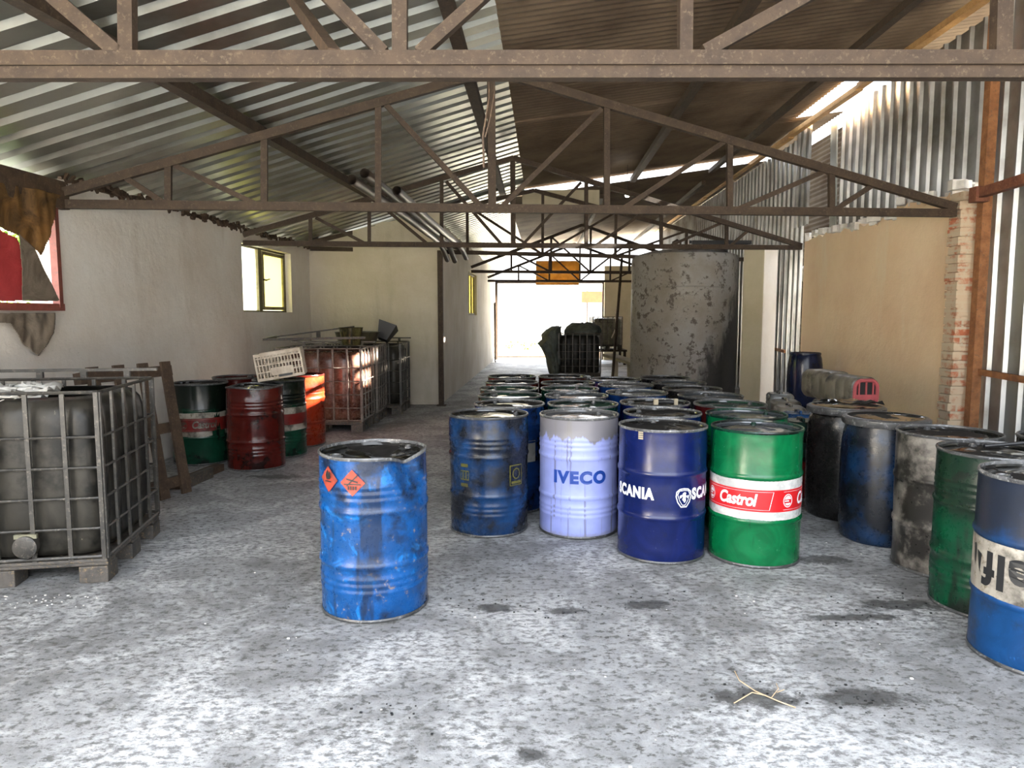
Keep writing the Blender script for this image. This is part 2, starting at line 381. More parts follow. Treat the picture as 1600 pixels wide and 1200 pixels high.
def tag(o, label, cat, group=None, kind=None):
    o['label'] = label; o['category'] = cat
    if group: o['group'] = group
    if kind: o['kind'] = kind
    return o
def thing(name, label, cat, loc=(0, 0, 0), rz=0, group=None):
    o = bpy.data.objects.new(name, None); COL.objects.link(o); o.empty_display_size = .1
    o.location = loc; o.rotation_euler = (0, 0, rz); return tag(o, label, cat, group)
def struct(o): o['kind'] = 'structure'; return o
def dup(root, loc, rz, label=None, group=None):
    r = root.copy(); COL.objects.link(r); r.location = loc; r.rotation_euler = (0, 0, rz)
    if label: r['label'] = label
    if group: r['group'] = group
    for ch in list(root.children):
        c = ch.copy(); COL.objects.link(c); c.parent = r
        for g in ch.children:
            d = g.copy(); COL.objects.link(d); d.parent = c
    return r
def nz(p, s=1.0):
    from mathutils import noise
    return noise.noise(Vector(p) * s)

# ------------------------------------------------------------------ shell of the shed
def XL(y): return -4.25 + .058 * y
def XR(y): return 4.20 + .036 * y
def XG(y): return -.48 + .045 * y
ZE, ZR, ZT = 2.78, 3.95, 4.58           # left eave, ridge, right wall top
WT = .22
Y0, Y1, YF = .9, 12.5, 25.4             # roof front edge, cross wall, far end

b = MB(); n = 1
b.box((-4.9, -5, -.15), (5.4, 26.0, 0)); struct(b.build('floor', 'concrete'))
b = MB(); b.box((-60, -40, -.3), (60, 90, -.16)); b.box((-60, 26.05, -.16), (60, 90, -.03)); o = b.build('yard_ground', 'dirt'); struct(o)

def wall_run(name, A, B, thick, ztop, mat, openings=(), ragged=0, step=.25, zb=0):
    """wall from A to B, thickness to the left of A->B; openings (s0,s1,z0,z1)"""
    A, B = Vector((*A, 0)), Vector((*B, 0)); d = (B - A); L = d.length; d.normalize(); nrm = Vector((-d.y, d.x, 0))
    cuts = {0, L}
    for o in openings: cuts |= {o[0], o[1]}
    s = step
    while s < L: cuts.add(s); s += step
    cuts = sorted(cuts); mb = MB()
    zt = (lambda s: ztop(s)) if callable(ztop) else (lambda s: ztop)
    tops = [zt(s) + (random.uniform(-1, 1) * ragged if 0 < s < L else 0) for s in cuts]
    def seg(s0, s1, z00, z01, z10, z11):
        P = []
        for off in (0, thick):
            for s, z in ((s0, z00), (s1, z01), (s1, z11), (s0, z10)):
                p = A + d * s + nrm * off; P.append((p.x, p.y, z))
        mb.add(P, [(0, 1, 2, 3), (7, 6, 5, 4), (0, 4, 5, 1), (1, 5, 6, 2), (2, 6, 7, 3), (3, 7, 4, 0)])
    for i in range(len(cuts) - 1):
        s0, s1 = cuts[i], cuts[i + 1]; mid = (s0 + s1) / 2
        op = [o for o in openings if o[0] < mid < o[1]]
        if not op: seg(s0, s1, zb, zb, tops[i], tops[i + 1])
        else:
            o = op[0]; seg(s0, s1, zb, zb, o[2], o[2]); seg(s0, s1, o[3], o[3], tops[i], tops[i + 1])
    return struct(mb.build(name, mat))

def s_on(A, B, y): return (y - A[1]) / (B[1] - A[1]) * math.hypot(B[0] - A[0], B[1] - A[1])
LA, LB = (XL(-1.2), -1.2), (XL(Y1), Y1)
w1 = (4.55, 6.12); w2 = (9.80, 11.62); WZ = (1.62, 2.56); W1T = 2.47
wall_run('wall_left', LA, LB, WT, lambda s: 2.63 if s < s_on(LA, LB, 6.2) else 2.75, 'plaster',
         [(s_on(LA, LB, w1[0]), s_on(LA, LB, w1[1]), 1.64, W1T), (s_on(LA, LB, w2[0]), s_on(LA, LB, w2[1]), *WZ)], .035)
# dark crumbled mortar line where sheet meets wall
mb = MB()
y = 2.0
y = 6.25
while y < Y1:
    for q in range(3):
        yy = y + random.uniform(0, .12); sx_ = random.uniform(.006, .022)
        p = Vector((XL(yy) + random.uniform(-.02, .035), yy, 2.75 + random.uniform(-.03, .03)))
        mb.box(p - Vector((sx_, sx_ * 2.4, sx_ * .8)), p + Vector((sx_, sx_ * 2.4, sx_ * .8)), Matrix.Translation(p) @ Matrix.Rotation(random.uniform(-1, 1), 4, 'X') @ Matrix.Translation(-p))
    y += .07
struct(mb.build('trim_left', 'wood'))
mb = MB(); mb.bar((XL(3.2) + .03, 3.2, 2.55), (XL(6.24) + .03, 6.24, 2.55), .10, .15); mb.bar((XL(3.2) + .0, 3.2, 2.67), (XL(6.24) + .0, 6.24, 2.67), .12, .08); struct(mb.build('trim_lintel', 'wood'))
# cross wall and corridor wall
CW = (-1.25, Y1)
def ztop_cross(s): return 2.85 + (s / (CW[0] - XL(Y1))) * .52
mb = MB(); xl = XL(Y1); nn = 16; top = [(xl + (CW[0] - xl) * i / nn, 2.85 + i / nn * .55 + random.uniform(-.025, .025)) for i in range(nn + 1)]
for yy in (0,):
    fr = [(xl - .2, Y1, 0), (CW[0], Y1, 0)] + [(x, Y1, z) for x, z in reversed(top)] + [(xl - .2, Y1, 2.85)]
    bk = [(x, Y1 + .22, z) for x, _, z in fr]; m_ = len(fr)
    mb.add(fr + bk, [tuple(range(m_)), tuple(range(2 * m_ - 1, m_ - 1, -1))] + [(i, m_ + i, m_ + (i + 1) % m_, (i + 1) % m_) for i in range(m_)])
struct(mb.build('wall_back_left', 'plaster2'))
CA, CB = (-1.25, Y1 + .22), (-.62, YF)
w3 = (17.0, 19.0)
wall_run('wall_corridor', CA, CB, .2, 3.2, 'plaster2', [(s_on(CA, CB, w3[0]), s_on(CA, CB, w3[1]), 1.58, 2.62)], .03)
# end wall: doorway with lintel, gable left open
wall_run('wall_end_right', (3.25, YF), (5.4, YF), -.25, 3.3, 'cream')
wall_run('wall_end_left', (-4.6, YF), (-.62, YF), -.25, 3.0, 'plaster')

# right side: ochre plaster infill, brick pier
RA, RB = (XR(7.3) + .03, 7.3), (XR(11.35), 11.35)
def zr(s): return 2.70 + .06 * s / 4.2 + (.10 if s < 1.3 else (-.0)) 
wall_run('wall_right', RA, RB, -.24, zr, 'tan', (), .05, .12)
mb = MB()
L = 4.2
for i in range(70):
    t = random.random(); yy = 7.2 + t * 4.1; p = Vector((XR(yy) + random.uniform(-.0, .2), yy, 2.72 + .06 * t + (.1 if t < .3 else 0) + random.uniform(-.02, .05))); a = random.uniform(.02, .055)
    mb.box(p - Vector((a, a * 1.4, a)), p + Vector((a, a * 1.4, a)), Matrix.Translation(p) @ Matrix.Rotation(random.uniform(0, 3), 4, 'Z') @ Matrix.Translation(-p))
struct(mb.build('trim_right_mortar', 'litter'))
# brick pier at the near end of the ochre wall: crumbling courses
mb = MB(); z = 0; px0, py0 = XR(7.1) - .03, 7.10
while z < 2.72:
    h = .078; j = random.uniform(-.012, .012)
    mb.box((px0 - .02 + j, py0 + random.uniform(-.015, .015), z), (px0 + .24, py0 + .19, z + h)); 
    mb.box((px0 + .0, py0 + .015, z + h), (px0 + .235, py0 + .19, z + .087)); z += .087
struct(mb.build('wall_right_pier', 'brick'))
# corrugated sheeting
def profile(t, kind):
    t = t % 1.0
    if kind == 'trap':
        if t < .10: return t / .10
        if t < .32: return 1
        if t < .42: return 1 - (t - .32) / .10
        return 0
    if kind == 'rib': return t / .07 if t < .07 else 1 if t < .19 else 1 - (t - .19) / .07 if t < .26 else 0
    return .5 + .5 * math.cos(2 * PI * t)
def sheet(name, e0, e1, ya, yb, pitch, depth, kind, mat, nrm, nseg=8, along=1, laps=0, parent=None):
    """sheet whose ribs run e0(y)->e1(y), profile advancing along y"""
    ts = [0, .10, .32, .42] if kind == 'trap' else [0, .07, .19, .26] if kind == 'rib' else [i / 6 for i in range(6)]
    ys = []; q = 0
    while ya + q * pitch < yb:
        for t in ts:
            yy = ya + (q + t) * pitch
            if yy < yb: ys.append(yy)
        q += 1
    ys.append(yb); rows = []
    for yy in ys:
        a, c = Vector(e0(yy)), Vector(e1(yy)); off = nrm * (depth * profile((yy - ya) / pitch, kind))
        rows.append([a.lerp(c, i / along) + off + nrm * (.006 * nz((yy * .7, i * 1.3, 0)) if along > 1 else 0) for i in range(along + 1)])
    mb = MB(); mb.grid(rows); o = mb.build(name, mat, parent, kind == 'sine'); return o
up = Vector((0, 0, 1))
nl = Vector((-(ZR - ZE), 0, 3.77)).normalized()
def roofL(y, t): return Vector((XL(y) - .28, y, ZE - .05)).lerp(Vector((XG(y) + .10, y, ZR)), t)
seams = [(Y0, 7.1), (7.0, Y1 + .6), (Y1 + .5, YF + .4)]
for i, (a, c) in enumerate(seams):
    dz = Vector((0, 0, (.0, .035, .0)[i]))
    o = sheet('ceiling_left' if i == 0 else 'ceiling_left.%03d' % i, lambda y: roofL(y, 0) + dz, lambda y: roofL(y, 1) + dz, a, c, .262, .038, 'trap', 'zinc', nl, along=6); struct(o)
nr = Vector((-(ZT + .1 - ZR), 0, 4.9)).normalized()
def roofR(y, t, cut=0): 
    e = Vector((XR(y) + .22 - cut, y, ZT + .10 - cut * .13)); return Vector((XG(y) - .22, y, ZR + .02)).lerp(e, t)
def hole(y): 
    return .62 if 9.75 < y < 11.75 else 0
def dzR(y): return -.30 if y > 14.2 else 0
for i, (a, c) in enumerate([(Y0, 5.2), (5.1, 9.50), (9.42, 11.66), (11.58, 14.35), (14.2, 19.5), (19.4, YF + .4)]):
    dz = Vector((0, 0, -.13 if a > 14 else (.0, .03)[i % 2]))
    ct = (-.56, -.56, .40, -.40, -.4, -.4)[i]
    o = sheet('ceiling_right' if i == 0 else 'ceiling_right.%03d' % i, lambda y: roofR(y, 0) + dz, lambda y: roofR(y, 1, ct) + dz, a, c, .11, .024, 'sine', 'oldsheet', nr, along=8); struct(o)
nw = Vector((1, -.036, 0)).normalized()
def wz(z): return lambda y: Vector((XR(y) + .03, y, z))
for nm, a, c, z0, z1 in (('wall_right_sheet', -3.0, 7.05, 0, 4.56), ('wall_right_upper_sheet', 7.16, 10.75, 2.55, 4.54), ('wall_right_far_sheet', 11.95, YF, 0, 4.53)):
    struct(sheet(nm, lambda y: wz(z0)(y) + Vector((.26 if z0 > 1 else .17, 0, 0)), lambda y: wz(z1)(y) + Vector((.26 if z0 > 1 else .17, 0, 0)), a, c, .235, .035, 'rib', 'zincwall', -nw, along=4))
# upper strip over the gap, above the far sheet's near end
struct(sheet('wall_right_gap_sheet', lambda y: Vector((XR(y) + .05, y, 3.0)), lambda y: Vector((XR(y) + .05, y, 4.53)), 11.35, 11.97, .235, .035, 'trap', 'zincwall', -nw, along=2))
mb = MB(); mb.bar((XR(10.8) + .24, 10.86, 2.75), (XR(10.8) + .22, 10.92, 4.42), .02, .20, (0, 1, 0)); struct(mb.build('wall_right_flashing', 'zinc'))
# neighbouring shed wall seen through the gaps on the right
mb = MB(); rows = []
z = 0
while z < 6.06:
    rows.append([(7.6 + .03 * (int(z / .06) % 2), 5, z), (8.0 + .03 * (int(z / .06) % 2), 22, z)]); z += .06
mb.grid(rows); struct(mb.build('wall_outer', 'outersheet'))
# timber rail on top of the right wall
mb = MB()
ys = [-2.5, 4, 9.5, 12, 18, YF]
for a, c in zip(ys, ys[1:]):
    mb.bar((XR(a) - .05, a, 4.50), (XR(c) - .05, c, 4.52), .09, .07)
o = mb.build('wall_rail', 'railwood'); tag(o, 'orange brown timber rail along the top of the corrugated right wall', 'rail')

# ------------------------------------------------------------------ windows
def wall_frame(A, B):
    A3 = Vector((*A, 0)); d = (Vector((*B, 0)) - A3).normalized(); return A3, d, Vector((-d.y, d.x, 0))
A3, d, nrm = wall_frame(LA, LB)
def on_left(y, z, off=0): return A3 + d * s_on(LA, LB, y) + nrm * off + Vector((0, 0, z))
r = struct(thing('window_1', '', 'window', on_left(w1[1], 1.64)) ); del r['label']; del r['category']
def local(root, p): return p - root.location
def lbar(mb, root, a, c, w, h): mb.bar(local(root, a), local(root, c), w, h)
mb = MB()
y0, y1, z0, z1 = w1[0], w1[1], 1.64, W1T; of = -.012
lbar(mb, r, on_left(y0, z0, of), on_left(y1 + .05, z0, of), .045, .06)
lbar(mb, r, on_left(y1, z0, of), on_left(y1, z1 + .03, of), .06, .05); lbar(mb, r, on_left(y0, z0, of), on_left(y0, z1, of), .06, .05); lbar(mb, r, on_left(y0, z1, of), on_left(y1, z1, of), .045, .06)
mb.build('window_frame', 'redframe', r)
r = struct(thing('window_2', '', 'window', on_left(w2[0], WZ[0]))); del r['label']; del r['category']
mb = MB(); o1 = .12
ym = 10.62
for a, c, w in (((w2[0], WZ[0]), (w2[1], WZ[0]), .05), ((w2[0], WZ[1]), (w2[1], WZ[1]), .05), ((w2[0] + .03, WZ[0]), (w2[0] + .03, WZ[1]), .05), ((w2[1] - .03, WZ[0]), (w2[1] - .03, WZ[1]), .10), ((ym, WZ[0]), (ym, WZ[1]), .14)):
    lbar(mb, r, on_left(a[0], a[1], o1), on_left(c[0], c[1], o1), .05, w)
M['winwood'] = rusty('faded_window_wood', (.12, .10, .05), (.20, .17, .085), (.1, .08, .05))
mb.build('window_frame', 'winwood', r)
mb = MB(); lbar(mb, r, on_left(ym + .08, WZ[0] + .06, .10), on_left(w2[1] - .08, WZ[0] + .06, .10), .03, .05); lbar(mb, r, on_left(ym + .08, WZ[1] - .06, .10), on_left(w2[1] - .08, WZ[1] - .06, .10), .03, .05)
lbar(mb, r, on_left(ym + .10, WZ[0] + .06, .10), on_left(ym + .10, WZ[1] - .06, .10), .03, .05); lbar(mb, r, on_left(w2[1] - .1, WZ[0] + .06, .10), on_left(w2[1] - .1, WZ[1] - .06, .10), .03, .05)
sash = mb.build('window_sash', 'winwood', r)
mb = MB(); mb.box((-.012, -.06, -.012), (.012, .06, .012)); mb.bar((0, .05, 0), (.03, .12, .02), .015, .015); h = mb.build('window_handle', 'steel', sash); h.location = local(r, on_left(ym + .12, 2.1, .07))
for nm, ya, yb, mt in (('window_pane', w2[0] + .04, ym - .04, 'cglass'), ('window_pane', ym + .1, w2[1] - .08, 'yglass')):
    mb = MB(); P = [on_left(ya, WZ[0] + .03, .125), on_left(yb, WZ[0] + .03, .125), on_left(yb, WZ[1] - .03, .125), on_left(ya, WZ[1] - .03, .125)]
    mb.add([local(r, p) for p in P], [(0, 1, 2, 3)]); mb.build(nm, mt, r)
A4, d4, n4 = wall_frame(CA, CB)
def on_cor(y, z, off=0): return A4 + d4 * s_on(CA, CB, y) + n4 * off + Vector((0, 0, z))
r = struct(thing('window_3', '', 'window', on_cor(w3[0], 1.58))); del r['label']; del r['category']
mb = MB()
for a, c in (((17, 1.6), (19, 1.6)), ((17, 2.6), (19, 2.6)), ((17.03, 1.6), (17.03, 2.6)), ((18.97, 1.6), (18.97, 2.6)), ((17.7, 1.6), (17.7, 2.6)), ((18.35, 1.6), (18.35, 2.6))):
    lbar(mb, r, on_cor(*a, .08), on_cor(*c, .08), .05, .06)
mb.build('window_frame', 'winwood', r)
mb = MB(); mb.add([local(r, on_cor(yy, z, .1)) for yy, z in ((17, 1.6), (19, 1.6), (19, 2.6), (17, 2.6))], [(0, 1, 2, 3)]); mb.build('window_pane', 'yglass', r)
# far doorway frame
r = struct(thing('door_1', '', 'door', (-.6, YF - .05, 0))); del r['label']; del r['category']
mb = MB(); mb.box((0, -.05, 0), (.09, .05, 2.76)); mb.box((3.8, -.05, 0), (3.88, .05, 2.76)); mb.box((0, -.05, 2.70), (3.88, .05, 2.80)); mb.build('door_frame', 'steel', r)
# swung-open mesh door leaf beside it
mb = MB()
for i in range(5): mb.bar((-.02 + .02 * i, -.3 - .5 * i, .05), (-.02 + .02 * i, -.3 - .5 * i, 2.0), .03, .03)
for z in (.1, .9, 1.95): mb.bar((-.02, -.3, z), (.06, -2.3, z), .03, .03)
mb.build('door_leaf', 'steel', r)

# ------------------------------------------------------------------ roof trusses
GT = 'rusty roof trusses'
def truss_px(label, A, B, members, name='roof_truss'):
    root = thing(name, label, 'truss', (A[0], A[1], 2.6), 0, GT); U = Vector((B[0] - A[0], B[1] - A[1], 0)).normalized()
    nrm = Vector((-U.y, U.x, 0))
    for part, x0, y0, x1, y1, w, dp, off in members:
        a, c = at_wall(x0, y0, A, B), at_wall(x1, y1, A, B); mb = MB()
        mb.bar(a - root.location + nrm * off, c - root.location + nrm * off, dp, w, nrm.cross((c - a).normalized()))
        mb.build(part, 'steel', root)
    return root
# nearest truss: two stacked angle irons across the view
A1, B1 = (XL(3.1), 3.05), (XR(3.1), 3.22)
mem = [('bottom_chord', -640, 95, 2260, 92, .058, .07, 0), ('bottom_chord', -640, 115, 2260, 113, .050, .055, .008)]
def v1(x, y): return at_wall(x, y, A1, B1)
for nm, x0, y0, x1, y1, w in (('post', 200, 92, 196, -260, .06), ('post', 625, 92, 625, -420, .062), ('post', 1070, 92, 1074, -318, .055), ('post', 1563, 92, 1570, -160, .07), 
                              ('diagonal', 186, 84, -120, -180, .06), ('diagonal', 600, 84, 245, -278, .055), ('diagonal', 655, 84, 1100, -318, .05), ('diagonal', 1100, 82, 1560, -170, .055),
                              ('top_chord', -640, 60, 690, -440, .07), ('top_chord', 690, -440, 2260, 60, .07)):
    mem.append((nm, x0, y0, x1, y1, w, .05, 0))
truss_px('nearest roof truss, thick double chord spanning the top of view', A1, B1, mem)
A2, B2 = (XL(6.2) + .02, 6.2), (XR(7.1) - .05, 7.1)
mem = [('bottom_chord', 92, 319, 1492, 333, .075, .06, 0), ('top_chord', 92, 303, 770, 110, .075, .06, 0), ('top_chord', 770, 110, 1492, 324, .075, .06, 0)]
for x, yt in ((263, 258), (413, 216), (591, 162), (948, 168), (1140, 220), (1299, 264)): mem.append(('post', x, yt, x, 326, .055, .04, 0))
mem.append(('king_post', 767, 110, 769, 326, .07, .05, 0))
for a in ((195, 277, 258, 318), (272, 258, 402, 320), (600, 160, 752, 323), (940, 170, 782, 325), (1134, 220, 975, 325), (1292, 266, 1150, 328), (1368, 287, 1306, 327)):
    mem.append(('diagonal', *a, .045, .04, .01))
truss_px('second roof truss, its chord resting on the brick pier', A2, B2, mem)
A3_, B3_ = (XL(9.7) + .02, 9.7), (XR(11.3) - .05, 11.3)
mem = [('bottom_chord', 380, 380, 1252, 387, .07, .06, 0), ('top_chord', 380, 367, 802, 247, .07, .06, 0), ('top_chord', 802, 247, 1252, 384, .07, .06, 0)]
for x, yt in ((485, 337), (577, 312), (690, 281), (916, 283), (1033, 318), (1135, 348)): mem.append(('post', x, yt, x, 383, .05, .04, 0))
mem.append(('king_post', 801, 247, 802, 383, .065, .05, 0))
for a in ((493, 340, 572, 381), (585, 312, 668, 381), (697, 283, 785, 383), (908, 285, 815, 384), (1026, 318, 930, 384), (1128, 348, 1045, 385), (1172, 358, 1140, 385)):
    mem.append(('diagonal', *a, .04, .035, .01))
truss_px('third roof truss, crossing in front of the grey tank top', A3_, B3_, mem)
def truss_xyz(label, yl, yr, xl, xr, xa, za, z=2.62, z2=2.62):
    root = thing('roof_truss', label, 'truss', (xl, yl, z), 0, GT)
    def P(x, zz): 
        t = (x - xl) / (xr - xl); return Vector((x - xl, (yr - yl) * t, zz - z))
    def ztop(x): return z + .1 + (za - z - .1) * (1 - abs(x - xa) / ((xa - xl) if x < xa else (xr - xa)))
    def zb(x): return z + (z2 - z) * (x - xl) / (xr - xl)
    def bar(n_, a, c, w): mb = MB(); mb.bar(a, c, .05, w, (0, 0, 1) if abs((c - a).normalized().z) < .9 else (1, 0, 0)); mb.build(n_, 'steel', root)
    bar('bottom_chord', P(xl, zb(xl)), P(xr, zb(xr)), .07); bar('top_chord', P(xl, z + .1), P(xa, za), .07); bar('top_chord', P(xa, za), P(xr, z + .1), .07)
    for i in range(1, 6):
        x = xl + (xr - xl) * i / 6; bar('king_post' if i == 3 else 'post', P(x, zb(x)), P(x, ztop(x)), .05)
    for i in range(1, 3):
        x, x2 = xl + (xr - xl) * i / 6, xl + (xr - xl) * (i + 1) / 6; bar('diagonal', P(x, ztop(x)), P(x2, zb(x2)), .04)
        x, x2 = xr - (xr - xl) * i / 6, xr - (xr - xl) * (i + 1) / 6; bar('diagonal', P(x, ztop(x)), P(x2, zb(x2)), .04)
truss_xyz('fourth roof truss, lying on the rusty post at the white corner', 12.42, 13.6, XL(12.4) + .05, XR(13.5) - .1, .4, 3.8, 2.72, 2.62)
truss_xyz('fifth roof truss, between the corridor wall and the tank', 17.2, 17.8, -.98, 4.8, 1.7, 3.75)
truss_xyz('sixth roof truss, just inside the far doorway', 21.8, 22.2, -.74, 4.9, 1.9, 3.75)

# purlins under the sheets
GP = 'roof purlins'
PL = Vector((XL(5), 5, ZE - .08)); nL3 = Vector((XG(5) - XL(5), 0, ZR - ZE)).cross(Vector((.05, 1, 0))).normalized()
def purlin(label, a, c, w=.10, h=.09, mat='steel'):
    mb = MB(); m = (Vector(a) + Vector(c)) / 2; mb.bar(Vector(a) - m, Vector(c) - m, w, h); o = mb.build('roof_purlin', mat, None, loc=m); tag(o, label, 'purlin', GP)
def extend(a, c, ya, yb):
    dd = (c - a) / (c.y - a.y); return a + dd * (ya - a.y), a + dd * (yb - a.y)
for lab, p, q, ya, yb in (('rusty purlin crossing the middle of the shiny left roof slope', (205, 92), (640, 340), .2, 13.5),
                          ('dark purlin along the ridge where the shiny sheets end', (735, 130), (786, 305), .2, 13.5)):
    a, c = at_plane(*p, PL, nL3), at_plane(*q, PL, nL3); a, c = extend(a, c, ya, yb); purlin(lab, a, c)
PR = Vector((XR(5), 5, ZT - .05)); nR3 = Vector((XR(5) - XG(5), 0, ZT - ZR)).cross(Vector((.04, 1, 0))).normalized()
a, c = at_plane(1090, 129, PR, nR3), at_plane(988, 282, PR, nR3); a, c = extend(a, c, .2, 14.2); purlin('rusty purlin under the dark right roof slope', a, c)
a = Vector((XG(2) + 3.7, .2, 4.35)); c = Vector((XG(14) + 3.7, 14.1, 4.35)); purlin('dark purlin close to the right wall under dark sheets', a, c, .08, .08)
for dx, lab in ((1.6, 'purlin above the corridor doorway side'), (3.6, 'purlin above the tank under the far roof')):
    purlin(lab, (XG(14.5) + dx, 14.3, ZR - .25 + dx * .13), (XG(25) + dx, 25, ZR - .25 + dx * .13), .08, .08)
# short brace from the nearest truss up to the sheets
mb = MB(); a = v1(522, 88); c = at_plane(452, -10, PL, nL3); mb.bar((0, 0, 0), c - a, .05, .06); o = mb.build('roof_brace', 'wood', None, loc=a); tag(o, 'dark rusty brace rising from the nearest truss to the shiny roof', 'brace')

# loose pipes lying across the trusses
GPp = 'pipes laid on the truss chords'
for i, (x, y, L_, lab) in enumerate(((550, 281, 6.2, 'leftmost of the three pipes laid across the truss chords'), (567, 271, 6.4, 'middle pipe of the three laid across the truss chords'), (617, 298, 6.0, 'right pipe of three laid across the chords, drooping end'))):
    zc = 2.735 if i != 1 else 2.80
    p = at_level(x, y, zc); dv = Vector((.045, 1, 0)); path = []
    for j in range(13):
        t = j / 12 * L_; path.append(dv * t + Vector((.02 * math.sin(t * .8 + i), 0, -(max(0, t - 4.9) ** 2) * .12)))
    mb = MB(); mb.tube(path, .045, 12, cap=False); mb.tube([v for v in path], .038, 12, cap=False); o = mb.build('pipe', 'pipe', None, True, loc=p); tag(o, lab, 'pipe', GPp)
# thin rope hanging off the nearest truss
mb = MB(); p = at_depth(763, 92, 3.35); q = at_depth(756, 262, 3.35)
mb.tube([(0, 0, 0), (q - p) * .35 + Vector((.012, 0, 0)), (q - p) * .7 - Vector((.01, 0, 0)), q - p], .005, 5)
mb.tube([(.02, .01, .02), (q - p) * .3 + Vector((.035, 0, 0)), (q - p) * .55 + Vector((.02, 0, 0)), (q - p) * .72], .004, 5)
o = mb.build('hanging_rope', 'wood', None, loc=p); tag(o, 'thin frayed rope dangling from the nearest truss at the ridge', 'rope')
# two little work lamps
for x, y, Y, lab in ((980, 305, 13.3, 'small glowing lamp under the dark right roof'), (801, 313, 13.0, 'small glowing lamp beside the ridge post')):
    p = at_depth(x, y, Y); r = thing('hanging_lamp', lab, 'lamp', p)
    mb = MB(); mb.lathe([(0, -.04), (.03, -.03), (.042, 0), (.03, .03), (.015, .04)], 16); mb.build('bulb', 'glow', r, True)
    mb = MB(); mb.lathe([(.018, .035), (.02, .09), (.004, .10), (.004, .55 if x > 900 else .62)], 10); mb.build('holder', 'black', r)

# ------------------------------------------------------------------ steel posts
mb = MB(); mb.bar((0, 0, 0), (0, 0, 2.68), .09, .09); mb.box((-.08, -.08, 0), (.08, .08, .012)); o = mb.build('steel_post', 'steel', None, loc=(-1.235, 12.36, 0)); tag(o, 'dark rusty steel post at the white wall corner', 'post')
mb = MB(); mb.bar((0, 0, 0), (0, 0, 4.40), .09, .09, (0, 1, 0)); o = mb.build('steel_post', 'rustpost', None, loc=(XR(6.9) + .11, 6.985, 0)); tag(o, 'tall orange rusty post beside the brick pier', 'post')
r = thing('cross_pipe', 'red brown pipe running forward from the brick pier top', 'pipe', (XR(6.8) - .02, 6.86, 2.72))
mb = MB(); mb.bar((0, 0, 0), (XR(2.5) - XR(6.8) + .06, -4.3, .12), .07, .09); mb.build('tube', 'redsteel', r)
mb = MB(); mb.box((-.06, -.04, -.08), (.07, .07, .06)); mb.build('end_plate', 'redsteel', r)
mb = MB(); pa = at_wall(1518, 579, (XR(0) + .13, 0), (XR(10) + .13, 10)); pb = at_wall(1640, 600, (XR(0) + .13, 0), (XR(10) + .13, 10)); mb.bar(pa - pa, pb - pa, .03, .06); o = mb.build('wall_strap', 'rustpost', None, loc=pa); tag(o, 'rusty flat bar strapped across the corrugated right wall', 'bar')

# ------------------------------------------------------------------ tank, column
r = thing('storage_tank', 'huge grey splashed cylindrical tank behind the drums', 'tank', (3.20, 13.35, 0))
RT = .965
mb = MB(); mb.lathe([(RT, 0), (RT, .7), (RT + .004, 1.4), (RT, 2.05), (RT, 2.60), (RT - .02, 2.66), (RT - .3, 2.74), (0.05, 2.80)], 72); mb.build('shell', 'tank', r, True)
mb = MB(); mb.lathe([(.30, 2.70), (.30, 2.80), (.36, 2.80), (.36, 2.83), (.28, 2.85), (0, 2.86)], 36); o = mb.build('manhole', 'rimdark', r, True); o.location = (.35, -.45, 0)
mb = MB(); mb.bar((-.08, -.85, 2.835), (.95, -.85, 2.835), .05, .06); mb.bar((-.08, -.65, 2.86), (.95, -.65, 2.83), .05, .05); mb.build('top_bracket', 'black', r)
mb = MB(); mb.tube([(-.35, -.6, 2.74), (-.35, -.6, 2.86), (-.28, -.6, 2.9), (-.22, -.6, 2.86), (-.22, -.6, 2.74)], .02, 8); mb.build('lifting_lug', 'steel', r)
mb = MB(); mb.lathe([(RT + .003, 2.06), (RT + .008, 2.07), (RT + .003, 2.08)], 72); mb.build('weld_seam', 'tank', r, True)
mb = MB(); mb.box((-.2, -.2, 0), (.2, .2, 2.72)); o = mb.build('wall_pillar', 'cream', None, loc=(4.15, 12.0, 0), bevel=.02); o.rotation_euler = (0, 0, R(-52)); struct(o); o.data.materials.append(M['plaster'])
for p_ in o.data.polygons:
    if p_.normal.x > .5 or p_.normal.y > .5 : p_.material_index = 1
mb = MB()
for i in range(26):
    p = Vector((4.25 + random.uniform(-.35, .30), 11.35 + random.uniform(-.2, .2), random.uniform(0, .06))); a = random.uniform(.03, .09)
    mb.box((p.x - a, p.y - a, 0), (p.x + a, p.y + a * .8, p.z + a * .6))
o = mb.build('rubble', 'litter'); tag(o, 'broken plaster rubble at the foot of the white column', 'rubble', kind='stuff')
# rusty strap on the far sheet and clutter seen through the narrow gap
mb = MB(); mb.bar((XR(12.4) - .05, 12.45, .99), (XR(11.95) - .06, 11.9, .97), .03, .05); o = mb.build('wall_strap', 'rustpost'); tag(o, 'short rusty bar across the narrow corrugated strip beside the column', 'bar')
mb = MB(); mb.lathe([(0, -.2), (.2, -.2), (.26, 0), (.2, .2), (0, .2)], 20); o = mb.build('float_drum', 'bottlepale', None, True, loc=(5.30, 12.5, 2.3)); o.rotation_euler = (0, R(60), 0); tag(o, 'yellowish round can glimpsed through the gap beside the ochre wall', 'can')
mb = MB()
for i in range(14): 
    z = .5 + i * .1; mb.tube([(5.2 + random.uniform(0, .3), 12.2, z), (5.5, 12.6, z + .05), (5.5 + random.uniform(0, .4), 13.2, z + random.uniform(-.1, .1))], random.uniform(.02, .05), 8)
o = mb.build('scrap_pile', 'steel'); tag(o, 'tangled dark pipes and scrap behind the gap in the wall', 'scrap', kind='stuff')
